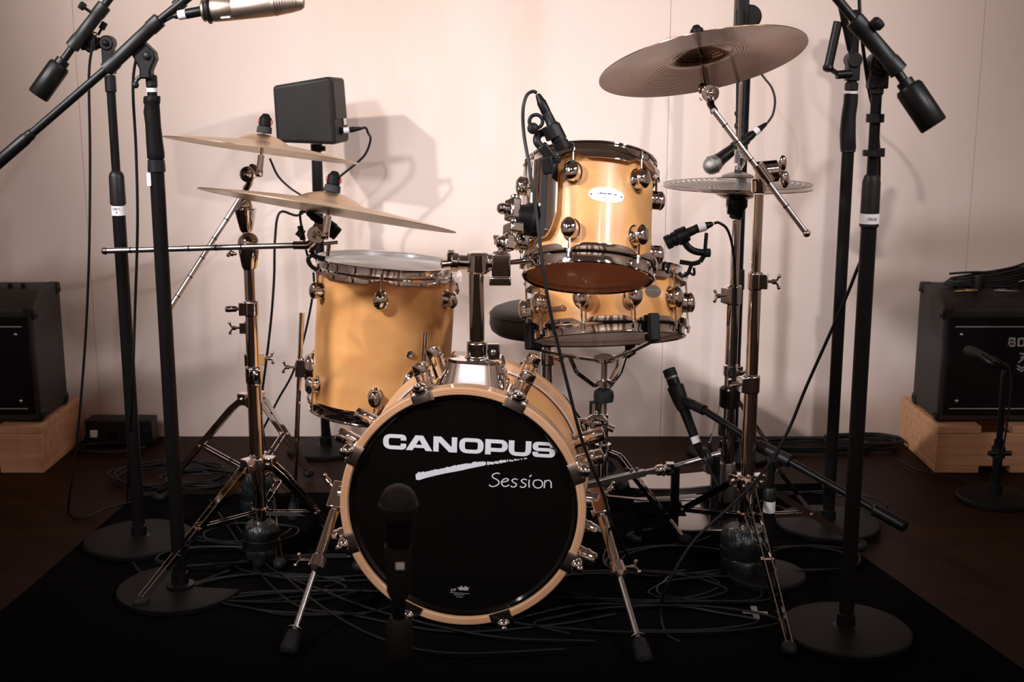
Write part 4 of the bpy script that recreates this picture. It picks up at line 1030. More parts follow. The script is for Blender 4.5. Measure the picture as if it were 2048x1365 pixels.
# right rear stand
r2, X, Y, zz = mstand('microphone_stand', 'black microphone stand with squeeze grip standing behind the right foreground stand', 1655, 1060, clutch=(292, 305), top=20, r_low=.0145, r_up=.0120, base_r=.128, tapes=[(183, .010, None, .0124)])
b = MB(); zg0, zg1 = zz(300), zz(188); L = zg1 - zg0; rs = []
for t, ra, dx in ((0, .017, 0), (.03, .0185, 0), (.3, .0185, -.003), (.6, .0170, -.003), (.85, .0165, 0), (1, .0165, 0)):
    rs.append([V((X + dx + ra * math.cos(2 * math.pi * k / 24), Y + ra * math.sin(2 * math.pi * k / 24), zg0 + L * t)) for k in range(24)])
b.rings(rs); b.build('squeeze_grip', 'black_plastic', r2)
b = MB(); b.cyl((X, Y, zz(182)), (X, Y, zz(165)), .0155, n=20); b.box((X, Y, zz(140)), .03, .03, .05); b.cyl((X, Y - .02, zz(120)), (X, Y + .02, zz(120)), .018, n=22); b.build('pivot_head', 'black_plastic', r2, bevel=.003)
b = MB(); pa = P(1657, 132, Y - .02); b.cyl(pa, P(1676, 44, Y - .01), .0105, n=18); b.prof(pa, pa - P(1676, 44, Y - .01), [(0, .012), (.006, .013), (.012, .010), (.014, .004)], 18); b.build('handle', 'black_metal', r2)
b = MB(); b.beam(pa - UP * .004, V((X - .03, Y - .015, zz(152))), .008, .010, UP); b.cyl(V((X - .04, Y - .015, zz(150))), V((X - .006, Y - .01, zz(148))), .010, n=14); b.build('handle_link', 'black_metal', r2)
b = MB(); b.cyl((X - .006, Y, zz(100)), P(1668, -60, Y - .04), .0085, n=14); b.build('boom_arm', 'black_metal', r2)

# stand behind the hi-hat
d1, X, Y, zz = mstand('microphone_stand', 'black microphone stand against the wall behind the hi-hat with a hanging arm', 1465, 910, clutch=(540, 580), top=30, r_low=.0135, r_up=.0110, base_r=.135, tapes=[])
pm = P(1497, 34, Y)
b = MB(); b.cyl((pm.x, Y - .03, pm.z), (pm.x, Y + .03, pm.z), .033, n=30); b.box((pm.x - .022, Y - .01, pm.z), .036, .05, .10); b.cyl((X, Y, pm.z - .035), (X, Y, pm.z - .07), .016, n=18); b.build('pivot_head', 'black_plastic', d1, bevel=.006)
o = MB().box((X + .004, Y - .019, Zat(1500, 54, Y)), .026, .002, .024).build('tape_label', 'tape', d1, label='white tape label')
for i, s in enumerate(('OvH', 'R')): text(s, .010, 'ink', 'tape_writing', o, RM[d1.name].inverted() @ faceM((X + .004, Y - .0205, Zat(1500, 54, Y) + .005 - .011 * i), (1, 0, 0), UP), extrude=.0001)
aY = Y - .05; a0, a1 = P(1480, 45, aY), P(1478, 252, aY - .03)
b = MB(); b.cyl(a0, a1, .0095, n=16); b.cyl(a0.lerp(a1, .86), a0.lerp(a1, .90), .013, n=16); b.build('boom_arm', 'black_metal', d1)
b = MB(); b.cyl(P(1480, 62, aY), P(1480, 20, aY), .013, n=16); b.build('arm_collar', 'black_plastic', d1)

# short stand carrying the snare-side microphone
s1 = root('microphone_stand', 'short black boom stand reaching in from the right towards the snare', 'microphone stand', F(1532, 1163) + UP * .007)
X, Y = RM[s1.name].translation.x, RM[s1.name].translation.y
round_base(s1, X, Y, .088)
zp = Zat(1555, 922, Y)
vtube(s1, X, Y, .024, Zat(1540, 990, Y), .0125, 'lower_tube', 'black_metal'); vtube(s1, X, Y, Zat(1540, 995, Y), zp, .0085, 'upper_tube', 'black_metal')
tape(s1, (X, Y, Zat(1540, 1013, Y)), .0125, .026)
b = MB(); b.prof((X, Y, Zat(1540, 1000, Y)), UP, [(0, .015), (.02, .015), (.028, .010)], 20); b.build('height_clutch', 'black_plastic', s1)
bq = [P(1385, 806, Y + .24), P(1520, 893, Y + .07), P(1580, 924, Y + .02), P(1812, 1055, Y - .18)]
b = MB(); b.tube(bq, .0085, 12, 0); b.build('boom_arm', 'black_metal', s1)
d = (bq[3] - bq[2]).normalized()
b = MB(); b.cyl(bq[1], bq[2], .0145, n=18); b.build('boom_sleeve', 'black_plastic', s1)
b = MB(); b.prof(bq[3], -d, [(0, .010), (.003, .0135), (.075, .0135), (.08, .009)], 18); b.build('counterweight', 'black_metal', s1)
b = MB(); c = (bq[1] + bq[2]) / 2; b.cyl(c + V((0, -.02, -.01)), c + V((0, .02, -.01)), .018, n=20); b.cyl((X, Y, zp - .02), (c.x, c.y, c.z - .01), .011, n=14); b.build('pivot_head', 'black_plastic', s1)
b = MB(); e = bq[0].lerp(bq[1], .45); b.beam(e - UP * .002, e - UP * .034, .016, .012, (0, 1, 0)); b.build('cable_clip', 'black_plastic', s1, bevel=.004)

# foreground stand under the kick microphone
Yk = 1.62; pk = P(795, 1080, Yk)
k1 = root('microphone_stand', 'black straight microphone stand close to the camera in front of the bass drum', 'microphone stand', (pk.x, Yk, .007))
round_base(k1, pk.x, Yk, .125)
zt_ = Zat(795, 1215, Yk)
vtube(k1, pk.x, Yk, .024, zt_ - .05, .0150, 'lower_tube', 'black_metal'); vtube(k1, pk.x, Yk, zt_ - .06, zt_ + .02, .0095, 'upper_tube', 'black_metal')
b = MB(); b.prof((pk.x, Yk, zt_ - .075), UP, [(0, .0155), (.004, .0185), (.05, .0185), (.06, .012)], 22); b.build('height_clutch', 'black_plastic', k1)
b = MB(); rs = []
for t, ra in ((0, .012), (.012, .0165), (.05, .0175), (.075, .019), (.078, .0185)): rs.append([V((pk.x + ra * math.cos(a), Yk + .002 + ra * math.sin(a), zt_ + .012 + t)) for a in [2 * math.pi * k / 24 for k in range(24)]])
b.rings(rs); b.build('microphone_clip', 'rubber', k1)

# ================================================================== MICROPHONES
def xlr(mb, p, d, L=.05, r=.0095):
    mb.prof(p, d, [(0, r), (L * .55, r * .98), (L * .6, r * .85), (L * .9, r * .6), (L, r * .36)], 16)
def vocal_mic(name, label, ball, tail, grille, band, plug=True, words_=None):
    """ball-headed dynamic microphone from the grille to the plug end"""
    ball, tail = V(ball), V(tail); d = (tail - ball).normalized(); L = (tail - ball).length
    o = root(name, label, 'microphone', tail)
    b = MB(); b.prof(ball, d, [(-.0255, .002), (-.0245, .008), (-.020, .0165), (-.012, .0225), (-.003, .0252), (.005, .0255), (.012, .0245), (.022, .0205)], 36); b.build('grille', grille, o)
    b = MB(); b.torus(ball + d * .003, d, .0252, .0024, 40, 8); b.build('grille_band', band, o)
    b = MB(); b.prof(ball, d, [(.020, .0205), (.026, .0205), (.030, .0185), (.05, .0175), (L * .8, .0125), (L - .004, .0118), (L, .010)], 30); b.build('handle', 'black_metal', o)
    if plug:
        b = MB(); xlr(b, tail - d * .004, d, .055); b.build('cable_plug', 'black_metal', o)
    return o, d
# hanging vocal microphone behind the hi-hat
tl = P(1506, 268, aY - .035)
vm, d = vocal_mic('microphone', 'black ball-head vocal microphone hanging in front of the wall above the hi-hat', P(1424, 331, aY - .075), tl, 'mesh_grille', 'mesh_grille')
MB().prof(tl + d * .004, d, [(0, .0100), (.016, .0099)], 16).build('tape_label', 'tape', vm, label='white tape label')
b = MB(); c = a1; b.ball(c, .0135, 14, 10); b.prof(tl - d * .07, d, [(0, .0165), (.002, .0178), (.045, .0155), (.047, .0140)], 20); b.beam(c, tl - d * .05, .016, .014, (0, 1, 0)); b.build('microphone_clip', 'black_plastic', d1)
# foreground kick microphone
km, d = vocal_mic('microphone', 'dark ball-head microphone pointing up in the foreground before the bass drum', P(797, 1006, Yk), V((pk.x, Yk, zt_ + .02)), 'dark_mesh', 'dark_mesh', plug=False)
c = P(800, 1133, Yk - .016)
MB().box(c, .012, .0025, .010).build('tape_label', 'tape', km, bevel=.0005, label='white tape label')
# instrument microphone (snare side)
h_, t_ = P(1337, 738, Y + .30), P(1388, 872, Y + .24); d = (t_ - h_).normalized(); L = (t_ - h_).length
im = root('microphone', 'black slim instrument microphone standing upright beside the snare stand', 'microphone', t_)
b = MB(); b.prof(h_, d, [(0, .012), (.001, .0155), (.020, .0160), (.0205, .0145)], 24); b.build('capsule_cap', 'rubber', im)
MB().prof(h_ + d * .0205, d, [(0, .0152), (.005, .0152)], 24).build('cap_ring', 'mesh_grille', im)
b = MB(); b.prof(h_ + d * .0255, d, [(0, .0150), (.045, .0160), (.055, .0135), (L - .06, .0118), (L - .0255, .0112)], 24); b.build('body', 'black_metal', im)
b = MB(); xlr(b, t_ - d * .002, d, .06, .0098); b.build('cable_plug', 'black_metal', im)
MB().prof(t_ + d * .002, d, [(0, .0103), (.017, .0102)], 16).build('tape_label', 'tape', im, label='white tape label')
b = MB(); q_ = h_.lerp(t_, .42); b.prof(q_ - d * .03, d, [(0, .0165), (.004, .0205), (.04, .0185), (.062, .0150)], 22); b.tube([q_ + d * .006, q_ + d * .006 + (bq[0] - q_) * .7 , bq[0] + (bq[1] - bq[0]).normalized() * .04], .0125, 14, 5); b.build('microphone_clip', 'black_plastic', s1)

def drum_mic(name, label, head_, tail, plug_end, clip_pts, clamp, arm_r=.008, rb=.0165, tape_on=False, extra=None):
    head_, tail = V(head_), V(tail); d = (tail - head_).normalized(); L = (tail - head_).length
    o = root(name, label, 'microphone', clamp)
    b = MB(); b.prof(head_, d, [(0, rb * .85), (.002, rb), (.014, rb * 1.02), (.0145, rb * .9), (.018, rb * .9), (.0185, rb * 1.02), (L * .60, rb * .98), (L * .68, rb * .66), (L, rb * .58)], 26); b.build('body', 'black_plastic', o)
    d2 = (V(plug_end) - tail).normalized(); L2 = (V(plug_end) - tail).length
    b = MB(); xlr(b, tail - d2 * .002, d2, L2, rb * .62); b.build('cable_plug', 'black_metal', o)
    if tape_on: MB().prof(tail + d2 * L2 * .1, d2, [(0, rb * .66), (L2 * .42, rb * .66)], 16).build('tape_label', 'tape', o, label='white tape label')
    b = MB(); b.tube(clip_pts, arm_r, 12, 5); b.prof(V(clip_pts[0]) - d * .015, d, [(0, rb * 1.05), (.002, rb * 1.2), (.026, rb * 1.12), (.028, rb)], 20); b.build('clip_arm', 'black_plastic', o)
    if extra: extra(o)
    return o
# rack tom microphone
YM = 2.50
def ex1(o):
    b = MB(); p = P(1080, 252, YM); b.torus(P(1072, 243, YM), (0, 1, 0), .013, .0038, 24, 8); b.ball(P(1066, 257, YM - .006), .0115, 14, 10); b.build('swivel_knob', 'rubber', o)
    b = MB(); b.beam(P(1082, 290, YM), P(1108, 322, YM), .022, .020, (0, 1, 0)); b.beam(P(1084, 322, YM), P(1122, 318, YM), .02, .016, UP); b.beam(P(1092, 312, YM), P(1098, 348, YM), .024, .026, (0, 1, 0)); b.build('rim_clamp', 'black_plastic', o, bevel=.004, segs=3)
drum_mic('microphone', 'black clip-on microphone on the rack tom rim with its cable looping overhead', P(1127, 298, YM), P(1091, 222, YM), P(1074, 186, YM), [P(1104, 262, YM), P(1080, 268, YM + .01), P(1074, 284, YM), P(1092, 304, YM)], P(1098, 345, YM), rb=.0155, extra=ex1)
# snare microphone
YN = 2.86
def ex2_(o):
    b = MB(); b.cyl(P(1408, 506, YN), P(1421, 506, YN), .010, n=18); b.beam(P(1410, 500, YN), P(1413, 466, YN), .008, .009, (0, 1, 0)); b.build('swivel_knob', 'rubber', o, bevel=.002)
    b = MB(); b.strip([P(1410, 508, YN), P(1400, 524, YN), P(1386, 528, YN), P(1360, 524, YN + .01)], .010, .009, (0, 1, 0)); b.tube([P(1383, 530, YN), P(1375, 548, YN), P(1364, 552, YN), P(1358, 546, YN)], .0045, 8, 5); b.tube([P(1378, 545, YN), P(1388, 550, YN), P(1388, 536, YN)], .003, 8, 5); b.build('rim_clamp', 'black_plastic', o)
drum_mic('microphone', 'black clip-on microphone on the right rim of the snare drum', P(1331, 487, YN), P(1393, 458, YN), P(1428, 447, YN), [P(1365, 471, YN), P(1374, 492, YN), P(1390, 503, YN), P(1412, 506, YN)], P(1372, 535, YN), rb=.0165, tape_on=True, extra=ex2_)
# floor tom microphone
YF = 2.97
def ex3(o):
    b = MB(); b.beam(P(596, 462, YF), P(606, 470, YF), .02, .018, UP); b.cyl(P(600, 452, YF), P(606, 480, YF), .007, n=12); b.build('swivel_knob', 'rubber', o)
    b = MB(); b.strip([P(632, 486, YF), P(622, 506, YF), P(636, 516, YF), P(650, 518, YF)], .012, .010, (0, 1, 0)); b.tube([P(634, 512, YF), P(622, 512, YF), P(616, 520, YF), P(622, 532, YF), P(634, 540, YF)], .005, 8, 5); b.build('rim_clamp', 'black_plastic', o)
    b = MB(); b.cyl(P(656, 512, YF), P(658, 488, YF), .0055, n=12); b.cyl(P(648, 488, YF), P(676, 485, YF), .0042, n=12); b.build('clamp_screw', 'chrome', o)
drum_mic('microphone', 'black clip-on microphone on the left rim of the floor tom', P(676, 470, YF), P(638, 440, YF), P(612, 424, YF), [P(656, 455, YF), P(640, 470, YF), P(632, 488, YF)], P(640, 520, YF), rb=.0165, extra=ex3)

# large condenser microphone at the top
Yc = 2.53
m0, m1 = P(424, 20, Yc), P(612, 2, Yc); d = (m1 - m0).normalized(); L = (m1 - m0).length
cm = root('microphone', 'champagne side-address condenser microphone hanging horizontally at the top left', 'microphone', m0)
b = MB(); b.prof(m0, d, [(0, .0215), (.003, .0235), (L * .22, .0238), (L * .225, .0232), (L * .23, .0238), (L * .63, .0232), (L * .64, .0225)], 36); b.build('body', 'gold_mic', cm)
x, y, _ = basis(d); up_ = UP - d * UP.dot(d); up_.normalize(); sd = d.cross(up_)
rs = []
for t, s, wz in ((.64, 1, .0225), (.66, 1, .0230), (.70, .98, .0222), (.85, .78, .0195), (.94, .55, .0165), (.975, .4, .012), (.985, .25, .006)):
    rs.append([m0 + d * L * t + sd * (.0225 * s * math.cos(2 * math.pi * k / 32)) + up_ * (wz * math.sin(2 * math.pi * k / 32)) for k in range(32)])
MB().rings(rs).build('grille', 'gold_mic', cm)
b = MB()
for k in range(9): b.torus(m0 + d * L * (.68 + .028 * k), d, .0232 * (1 - .045 * k) - .0002, .0006, 36, 6)
b.build('grille_wire', 'dark_mesh', cm)
b = MB(); b.prof(m0 - d * .012, d, [(0, .018), (.004, .0215), (.012, .0215)], 30); b.build('shock_ring', 'rubber', cm)
b = MB(); b.prof(m0 - d * .019, d, [(0, .019), (.002, .0215), (.005, .0215), (.007, .019)], 30); b.build('locking_ring', 'gold_mic', cm)
b = MB(); pp = m0 - d * .019; dx = (P(346, 33, Yc) - pp).normalized(); xlr(b, pp, dx, (P(346, 33, Yc) - pp).length, .0100); b.build('cable_plug', 'black_metal', cm)
MB().prof(pp + dx * .030, dx, [(0, .0097), (.018, .0092)], 16).build('tape_label', 'tape', cm, label='white tape label')
MB().box(m0 + d * .028 - up_ * .016 - V((0, .0172, 0)), .018, .001, .006, Matrix((d, V((0, 1, 0)), -up_)).transposed()).build('tape_label', 'tape', cm, label='white tape label')
b = MB(); e = P(452, -66, 2.597 - .042); b.tube([e, P(440, -45, Yc + .03), m0 + V((-.004, .02, .014))], .006, 10, 5); b.torus(m0 - d * .006, d, .0235, .003, 36, 8); b.build('microphone_clip', 'black_plastic', l2)

# small microphone and stand before the right amplifier
g = F(1990, 985); g.y = 3.20; g.x = P(1990, 985, 3.20).x
a_ = root('microphone_stand', 'short black stand with a bent arm in front of the right amplifier', 'microphone stand', (g.x, g.y, .007))
X, Y = g.x, g.y
round_base(a_, X, Y, .10)
zq = Zat(1990, 745, Y)
vtube(a_, X, Y, .02, Zat(1990, 880, Y), .0125, 'lower_tube', 'black_metal'); vtube(a_, X, Y, Zat(1990, 885, Y), zq, .0085, 'upper_tube', 'black_metal')
b = MB(); b.cyl((X, Y, Zat(1990, 915, Y)), (X, Y, Zat(1990, 895, Y)), .018, n=18); b.cyl((X - .03, Y - .01, Zat(1990, 905, Y)), (X + .03, Y - .01, Zat(1990, 905, Y)), .007, n=12); b.build('height_clutch', 'black_plastic', a_)
b = MB(); q0 = P(1985, 728, Y); b.tube([(X, Y, zq - .01), (X, Y, zq + .015), q0, P(1962, 712, Y + .03)], .010, 12, 6); b.build('bent_arm', 'black_metal', a_)
am = root('microphone', 'small dark microphone aimed at the grille of the right amplifier', 'microphone', P(1962, 712, Y + .03))
h_, t_ = P(1934, 702, Y + .10), P(1978, 718, Y + .02); d = (t_ - h_).normalized(); L = (t_ - h_).length
b = MB(); b.prof(h_, d, [(0, .013), (.003, .0165), (.03, .0165), (L * .5, .0150), (L, .0110)], 22); b.build('body', 'black_metal', am)
b = MB(); xlr(b, t_, d, .045); b.build('cable_plug', 'black_metal', am)

# ================================================================== MONITOR SPEAKER ON ITS STAND
g = F(652, 897); X, Y = g.x, 3.66; X = P(652, 897, Y).x
st = root('speaker_stand', 'black pole stand with a round base under the small speaker behind the floor tom', 'speaker stand', (X, Y, .007))
round_base(st, X, Y, .118)
zz = lambda yy: Zat(640, yy, Y)
vtube(st, X, Y, .024, zz(400), .0135, 'lower_tube', 'black_metal'); vtube(st, X, Y, zz(405), zz(290), .0115, 'upper_tube', 'black_metal')
b = MB(); b.prof((X, Y, zz(385)), UP, [(0, .0145), (.004, .0165), (zz(318) - zz(385), .0155), (zz(315) - zz(385), .012)], 22); b.build('height_clutch', 'black_plastic', st)
b = MB(); b.prof((X, Y, zz(305)), UP, [(0, .013), (.004, .017), (zz(288) - zz(305), .017)], 22); b.box((X + .018, Y - .004, zz(297)), .016, .014, .014); b.build('pole_clamp', 'black_plastic', st)
Ys = Y - .03
sp_ = root('speaker', 'small black powered speaker on a pole stand above the left cymbals', 'speaker', (X, Ys, zz(289)))
fr = [P(551, 286, Ys - .055), P(671, 290, Ys - .085), P(660, 152, Ys - .085), P(543, 171, Ys - .055)]
bk = [p + V((.062, .115, .003)) for p in fr]
bk[0] += V((-.02, 0, .006)); bk[3] += V((-.02, 0, -.012)); bk[1] += V((-.036, 0, .001)); bk[2] += V((-.036, 0, -.006))
MB().rings([fr, bk]).build('cabinet', 'speaker_plastic', sp_, bevel=.011, segs=4)
# side panel with the sockets
def lerp2(u, v, o=0): 
    a = fr[1].lerp(bk[1], u); c = fr[2].lerp(bk[2], u); p = a.lerp(c, v); nrm = (fr[2] - fr[1]).cross(bk[1] - fr[1]).normalized(); nrm = nrm if nrm.x > 0 else -nrm
    return p + nrm * o
b = MB(); b.rings([[lerp2(u, v, -.002) for u, v in ((.12, .36), (.88, .36), (.88, .93), (.12, .93))], [lerp2(u, v, .0022) for u, v in ((.14, .37), (.86, .37), (.86, .92), (.14, .92))]]); b.build('side_panel', 'black_plastic', sp_, bevel=.001)
b = MB(); b.cyl(lerp2(.45, .19, -.002), lerp2(.45, .19, .004), .012, n=20); so = b.build('socket', 'black_metal', sp_)
b = MB(); b.rings([[lerp2(u, v, .0024) for u, v in ((.62, .27), (.82, .27), (.82, .37), (.62, .37))], [lerp2(u, v, .0030) for u, v in ((.62, .27), (.82, .27), (.82, .37), (.62, .37))]]); b.build('tape_label', 'tape', sp_, label='white tape label')
spk_sock = lerp2(.45, .19, .004)
pd_ = V((1, .02, .12)).normalized()
b = MB(); xlr(b, spk_sock, pd_, .058, .0082); b.build('cable_plug', 'black_metal', sp_)
MB().prof(spk_sock + pd_ * .004, pd_, [(0, .0086), (.016, .0086)], 16).build('tape_label', 'tape', sp_, label='white tape label')

# ================================================================== GUITAR AMPLIFIERS AND RISERS
def riser(name, label, x0, x1, y0, y1, mirror):
    o = root(name, label, 'riser', ((x0 + x1) / 2, y0, 0))
    s = 1 if mirror else -1; xi = x0 if mirror else x1
    H = .140; t = .020
    b = MB(); b.box(((x0 + x1) / 2, y0 + .012, .068), x1 - x0, .024, .096); b.build('front_board', 'pine', o, bevel=.002)
    b = MB(); b.box((xi + s * .012, (y0 + y1) / 2 + .012, .068), .024, y1 - y0 - .024, .096); b.build('side_board', 'pine', o, bevel=.002)
    b = MB(); b.box(((x0 + x1) / 2, y1 + .012, .068), x1 - x0, .024, .096); b.build('back_board', 'pine', o, bevel=.002)
    for k in range(3):
        xa = xi + s * (.062 + .215 * k)
        MB().box((xa, (y0 + y1) / 2 + .012, .128), .125, y1 - y0 + .024, .022).build('top_slat', 'pine', o, bevel=.002)
        MB().box((xa, (y0 + y1) / 2 + .012, .010), .125, y1 - y0 + .024, .020).build('bottom_slat', 'pine', o, bevel=.002)
    return o
riser('wooden_riser', 'low pale pine slatted riser under the amplifier at the left edge', -2.02, -1.345, 3.44, 3.76, False)
riser('wooden_riser', 'low pale pine slatted riser under the amplifier at the right edge', 1.215, 1.89, 3.44, 3.76, True)

def amp(name, label, xi, s, logo):
    """guitar combo; xi = x of the inner side, s = direction away from it"""
    y0, y1, zb, zt, Wd = 3.475, 3.70, .146, .515, .47
    xc = xi + s * Wd / 2
    o = root(name, label, 'amplifier', (xc, y0, zb))
    b = MB(); sl = .018
    prof = [(y0, zb), (y1, zb), (y1, zt), (y0 + .075, zt), (y0 + sl * .4, zt - .038), (y0, zt - .045)]
    b.rings([[V((xc - Wd / 2, y, z)) for y, z in prof], [V((xc + Wd / 2, y, z)) for y, z in prof]]); b.build('cabinet', 'tolex', o, bevel=.006, segs=3)
    b = MB(); b.box((xc, y0 - .002, (zb + zt - .045) / 2 + .0), Wd - .030, .010, zt - zb - .085); gb = b.build('grille_panel', 'grille', o, bevel=.003)
    b = MB()
    for zz_ in (zb + .038, zt - .092): b.box((xc, y0 - .0075, zz_), Wd - .062, .002, .0028)
    b.build('trim_line', 'grey_print', gb)
    for sx in (-1, 1):
        for zz_ in (zb + .06, zt - .115):
            MB().ball((xc + sx * (Wd / 2 - .050), y0 - .0075, zz_), .0062, 12, 8, (1, .7, 1)).build('grille_screw', 'chrome', gb)
    for sx in (-1, 1):
        for yy in (y0 + .005, y1 - .005):
            for zz_ in (zb + .006, (zt - .048) if yy < y0 + .1 else zt - .005):
                b = MB(); b.box((xc + sx * (Wd / 2 - .014), yy + (.012 if yy < y0 + .1 else -.012), zz_ + (.008 if zz_ < .3 else -.010)), .036, .034, .034)
                b.ball((xc + sx * (Wd / 2 + .004), yy + (.010 if yy < y0 + .1 else -.010), zz_ + (.012 if zz_ < .3 else -.016)), .0045, 10, 8)
                b.build('corner_guard', 'black_plastic', o, bevel=.006)
        MB().box((xc + sx * (Wd / 2 - .06), y0 + .04, zb - .003), .04, .04, .006).build('rubber_foot', 'rubber', o)
        MB().box((xc + sx * (Wd / 2 - .06), y1 - .04, zb - .003), .04, .04, .006).build('rubber_foot', 'rubber', o)
    for k in range(10):
        MB().prof((xc - .17 + .038 * k, y0 + .11, zt), UP, [(0, .010), (.002, .010), (.003, .0075), (.014, .0068), (.0145, 0)], 16).build('control_knob', 'black_plastic', o)
    if logo:
        lx, lz, yy = xc + .0, zt - .150, y0 - .0078
        f_ = lambda ox, oz, k: (lambda p: V((lx + ox + p.x * k, yy, lz + oz + p.y * k)))
        b = MB(); k = .00105; tx = ty = 3.2; w_ = 22
        def at(i): return f_((-50 + 26 * i) * k, 0, k)
        A = at(0); poly(b, [(0, 0), (6, 0), (6, 26), (3, 26)], A); stroke(b, [(6, 22.8), (w_ - 4, 22.8), (w_ - 4, 13.5)], tx, ty, A); stroke(b, [(8, 13.2), (w_ - 3, 13.2), (w_ - 3, 3.2), (0, 3.2)], tx, ty * .9, A)
        A = at(1); stroke(b, [(w_ / 2, 22.8), (3.2, 22.8), (3.2, 3.2), (w_ - 3.2, 3.2), (w_ - 3.2, 22.8), (w_ / 2, 22.8)], tx, ty, A)
        for i in (2, 3): A = at(i); stroke(b, [(w_, 22.8), (3.2, 22.8), (3.2, 13.2), (w_ - 3.2, 13.2), (w_ - 3.2, 3.2), (0, 3.2)], tx, ty * .95, A)
        b.build('brand_lettering', 'grey_print', gb, smooth=False)
        b = MB(); A = f_(-.018, -.048, .00095)
        stroke(b, [(2, 30), (29, 30), (26, 6), (18, 3)], 2.2, 2.2, A); stroke(b, [(17, 29), (12, 12), (0, 2)], 2.2, 2.2, A); stroke(b, [(8, 22), (8, 14)], 1.6, 1.6, A)
        for dz in (-6, -15): stroke(b, [(-2, dz), (12, dz - 9), (26, dz)], 2.2, 2.2, A)
        b.build('emblem', 'grey_print', gb, smooth=False)
    return o
amp('guitar_amplifier', 'black guitar amplifier cut off by the left edge on its pine riser', -1.355, -1, False)
amp('guitar_amplifier', 'black guitar amplifier with grey lettering at the right edge under a coiled cable', 1.222, 1, True)

# power strip and little boxes on the floor beside the left riser
ps = root('power_strip', 'black power distribution box on the floor against the wall at the left', 'power strip', P(245, 868, 3.72))
c = P(240, 862, 3.72); MB().box((c.x, 3.74, .045), .205, .07, .078).build('housing', 'black_plastic', ps, bevel=.004)
for px in (188, 224, 262, 292):
    q_ = P(px, 872, 3.70); MB().box((q_.x, 3.703, .042), .022, .014, .022).build('socket', 'tape' if px in (188,) else 'black_metal', ps, bevel=.002)

# ================================================================== CABLES
def cable(label, pts, r=.0031, name='cable', group=None, n=8, sm=6, cat='cable', m='cable'):
    return tag(MB().tube(pts, r, n, sm).build(name, m), label, cat, group)
FZ = .010
def G(px, py, dz=FZ): return F(px, py) + UP * dz
cable('thin black cable hanging beside the far left stand down to the floor', [P(186, 84, 2.80), P(178, 150, 2.81), P(180, 300, 2.83), P(179, 470, 2.84), P(174, 620, 2.86), P(165, 760, 2.88), P(152, 900, 2.90), P(137, 1010, 2.92), G(142, 1040), G(170, 1044), G(215, 1025), G(262, 1012)])
cable('thin black cable hanging between the two left microphone stands', [P(346, 33, 2.53), P(322, 48, 2.555), P(290, 82, 2.585), P(272, 120, 2.62), P(266, 180, 2.63), P(272, 300, 2.65), P(275, 450, 2.66), P(270, 620, 2.70), P(264, 800, 2.74), G(255, 1010), G(262, 1120), G(300, 1165), G(370, 1180), G(460, 1150)])
cable('black cable looping from the speaker socket down behind the left cymbals', [spk_sock + pd_ * .052, spk_sock + pd_ * .066 + V((0, .004, 0)), P(736, 266, 3.61), P(741, 280, 3.61), P(728, 312, 3.62), P(690, 345, 3.62), P(640, 385, 3.60), P(600, 430, 3.52), P(560, 425, 3.46), P(550, 480, 3.45), P(548, 560, 3.45), P(540, 660, 3.45), P(522, 800, 3.46), P(505, 905, 3.46), G(520, 940), G(560, 950)], r=.0036)
cable('black cable running from behind the upper left crash to the speaker pole', [P(540, 318, 3.30), P(556, 352, 3.36), P(580, 376, 3.48), P(606, 394, 3.60), P(630, 420, 3.63), P(640, 560, 3.635), P(648, 760, 3.635), G(664, 905)], r=.0030)
cable('black cable hanging from the floor tom microphone to the floor', [P(612, 424, 2.97), P(600, 430, 3.0), P(612, 500, 3.1), P(628, 560, 3.16), P(612, 660, 3.17), P(586, 745, 3.17), P(556, 800, 3.18), P(520, 870, 3.22), G(470, 960), G(420, 980)], r=.0030)
cable('black cable arching over the rack tom microphone and falling in front of the drums', [P(1074, 186, YM), P(1065, 183, YM), P(1053, 192, YM - .01), P(1046, 220, YM - .02), P(1048, 270, YM - .05), P(1060, 340, YM - .08), P(1073, 430, YM - .10), P(1084, 520, YM - .12), P(1098, 610, YM - .13), P(1118, 700, YM - .13), P(1140, 790, YM - .13), P(1160, 868, YM - .13), P(1182, 930, YM - .12), P(1205, 985, YM - .10), P(1225, 1050, YM - .05), G(1262, 1130), G(1300, 1160), G(1370, 1150)], r=.0034)
cable('black cable curving from the snare microphone down the hi-hat stand', [P(1428, 447, YN), P(1438, 446, YN), P(1455, 460, YN + .01), P(1466, 500, YN + .06), P(1470, 560, YN + .12), P(1470, 640, YN + .14), P(1468, 740, YN + .14), P(1462, 840, YN + .14), G(1465, 1010), G(1430, 1045)], r=.0032)
vme = P(1524, 258, 3.52)
cable('black cable looping from the hanging vocal microphone up to the stand', [P(1535, 246, 3.50), P(1546, 228, 3.51), P(1550, 200, 3.53), P(1543, 175, 3.55), P(1528, 155, 3.57), P(1512, 130, 3.575), P(1508, 80, 3.57)], r=.0032)
cable('black cable taped along the right foreground stand and swinging across to the left', [P(1718, -20, 2.33), P(1722, 60, 2.33), P(1738, 180, 2.365), P(1752, 240, 2.37), P(1758, 320, 2.37), P(1755, 400, 2.38), P(1745, 460, 2.38), P(1712, 545, 2.40), P(1690, 600, 2.42), P(1650, 690, 2.45), P(1610, 780, 2.48), P(1575, 865, 2.50), P(1530, 940, 2.50), P(1470, 1005, 2.50), P(1390, 1080, 2.48), P(1340, 1160, 2.46), G(1322, 1225), G(1330, 1275), G(1360, 1295)], r=.0034)
cable('black cable from the instrument microphone trailing to the floor', [P(1412, 922, 2.89), P(1422, 945, 2.87), P(1436, 972, 2.84), P(1444, 1000, 2.82), G(1440, 1062), G(1400, 1090), G(1330, 1100)], r=.0030)
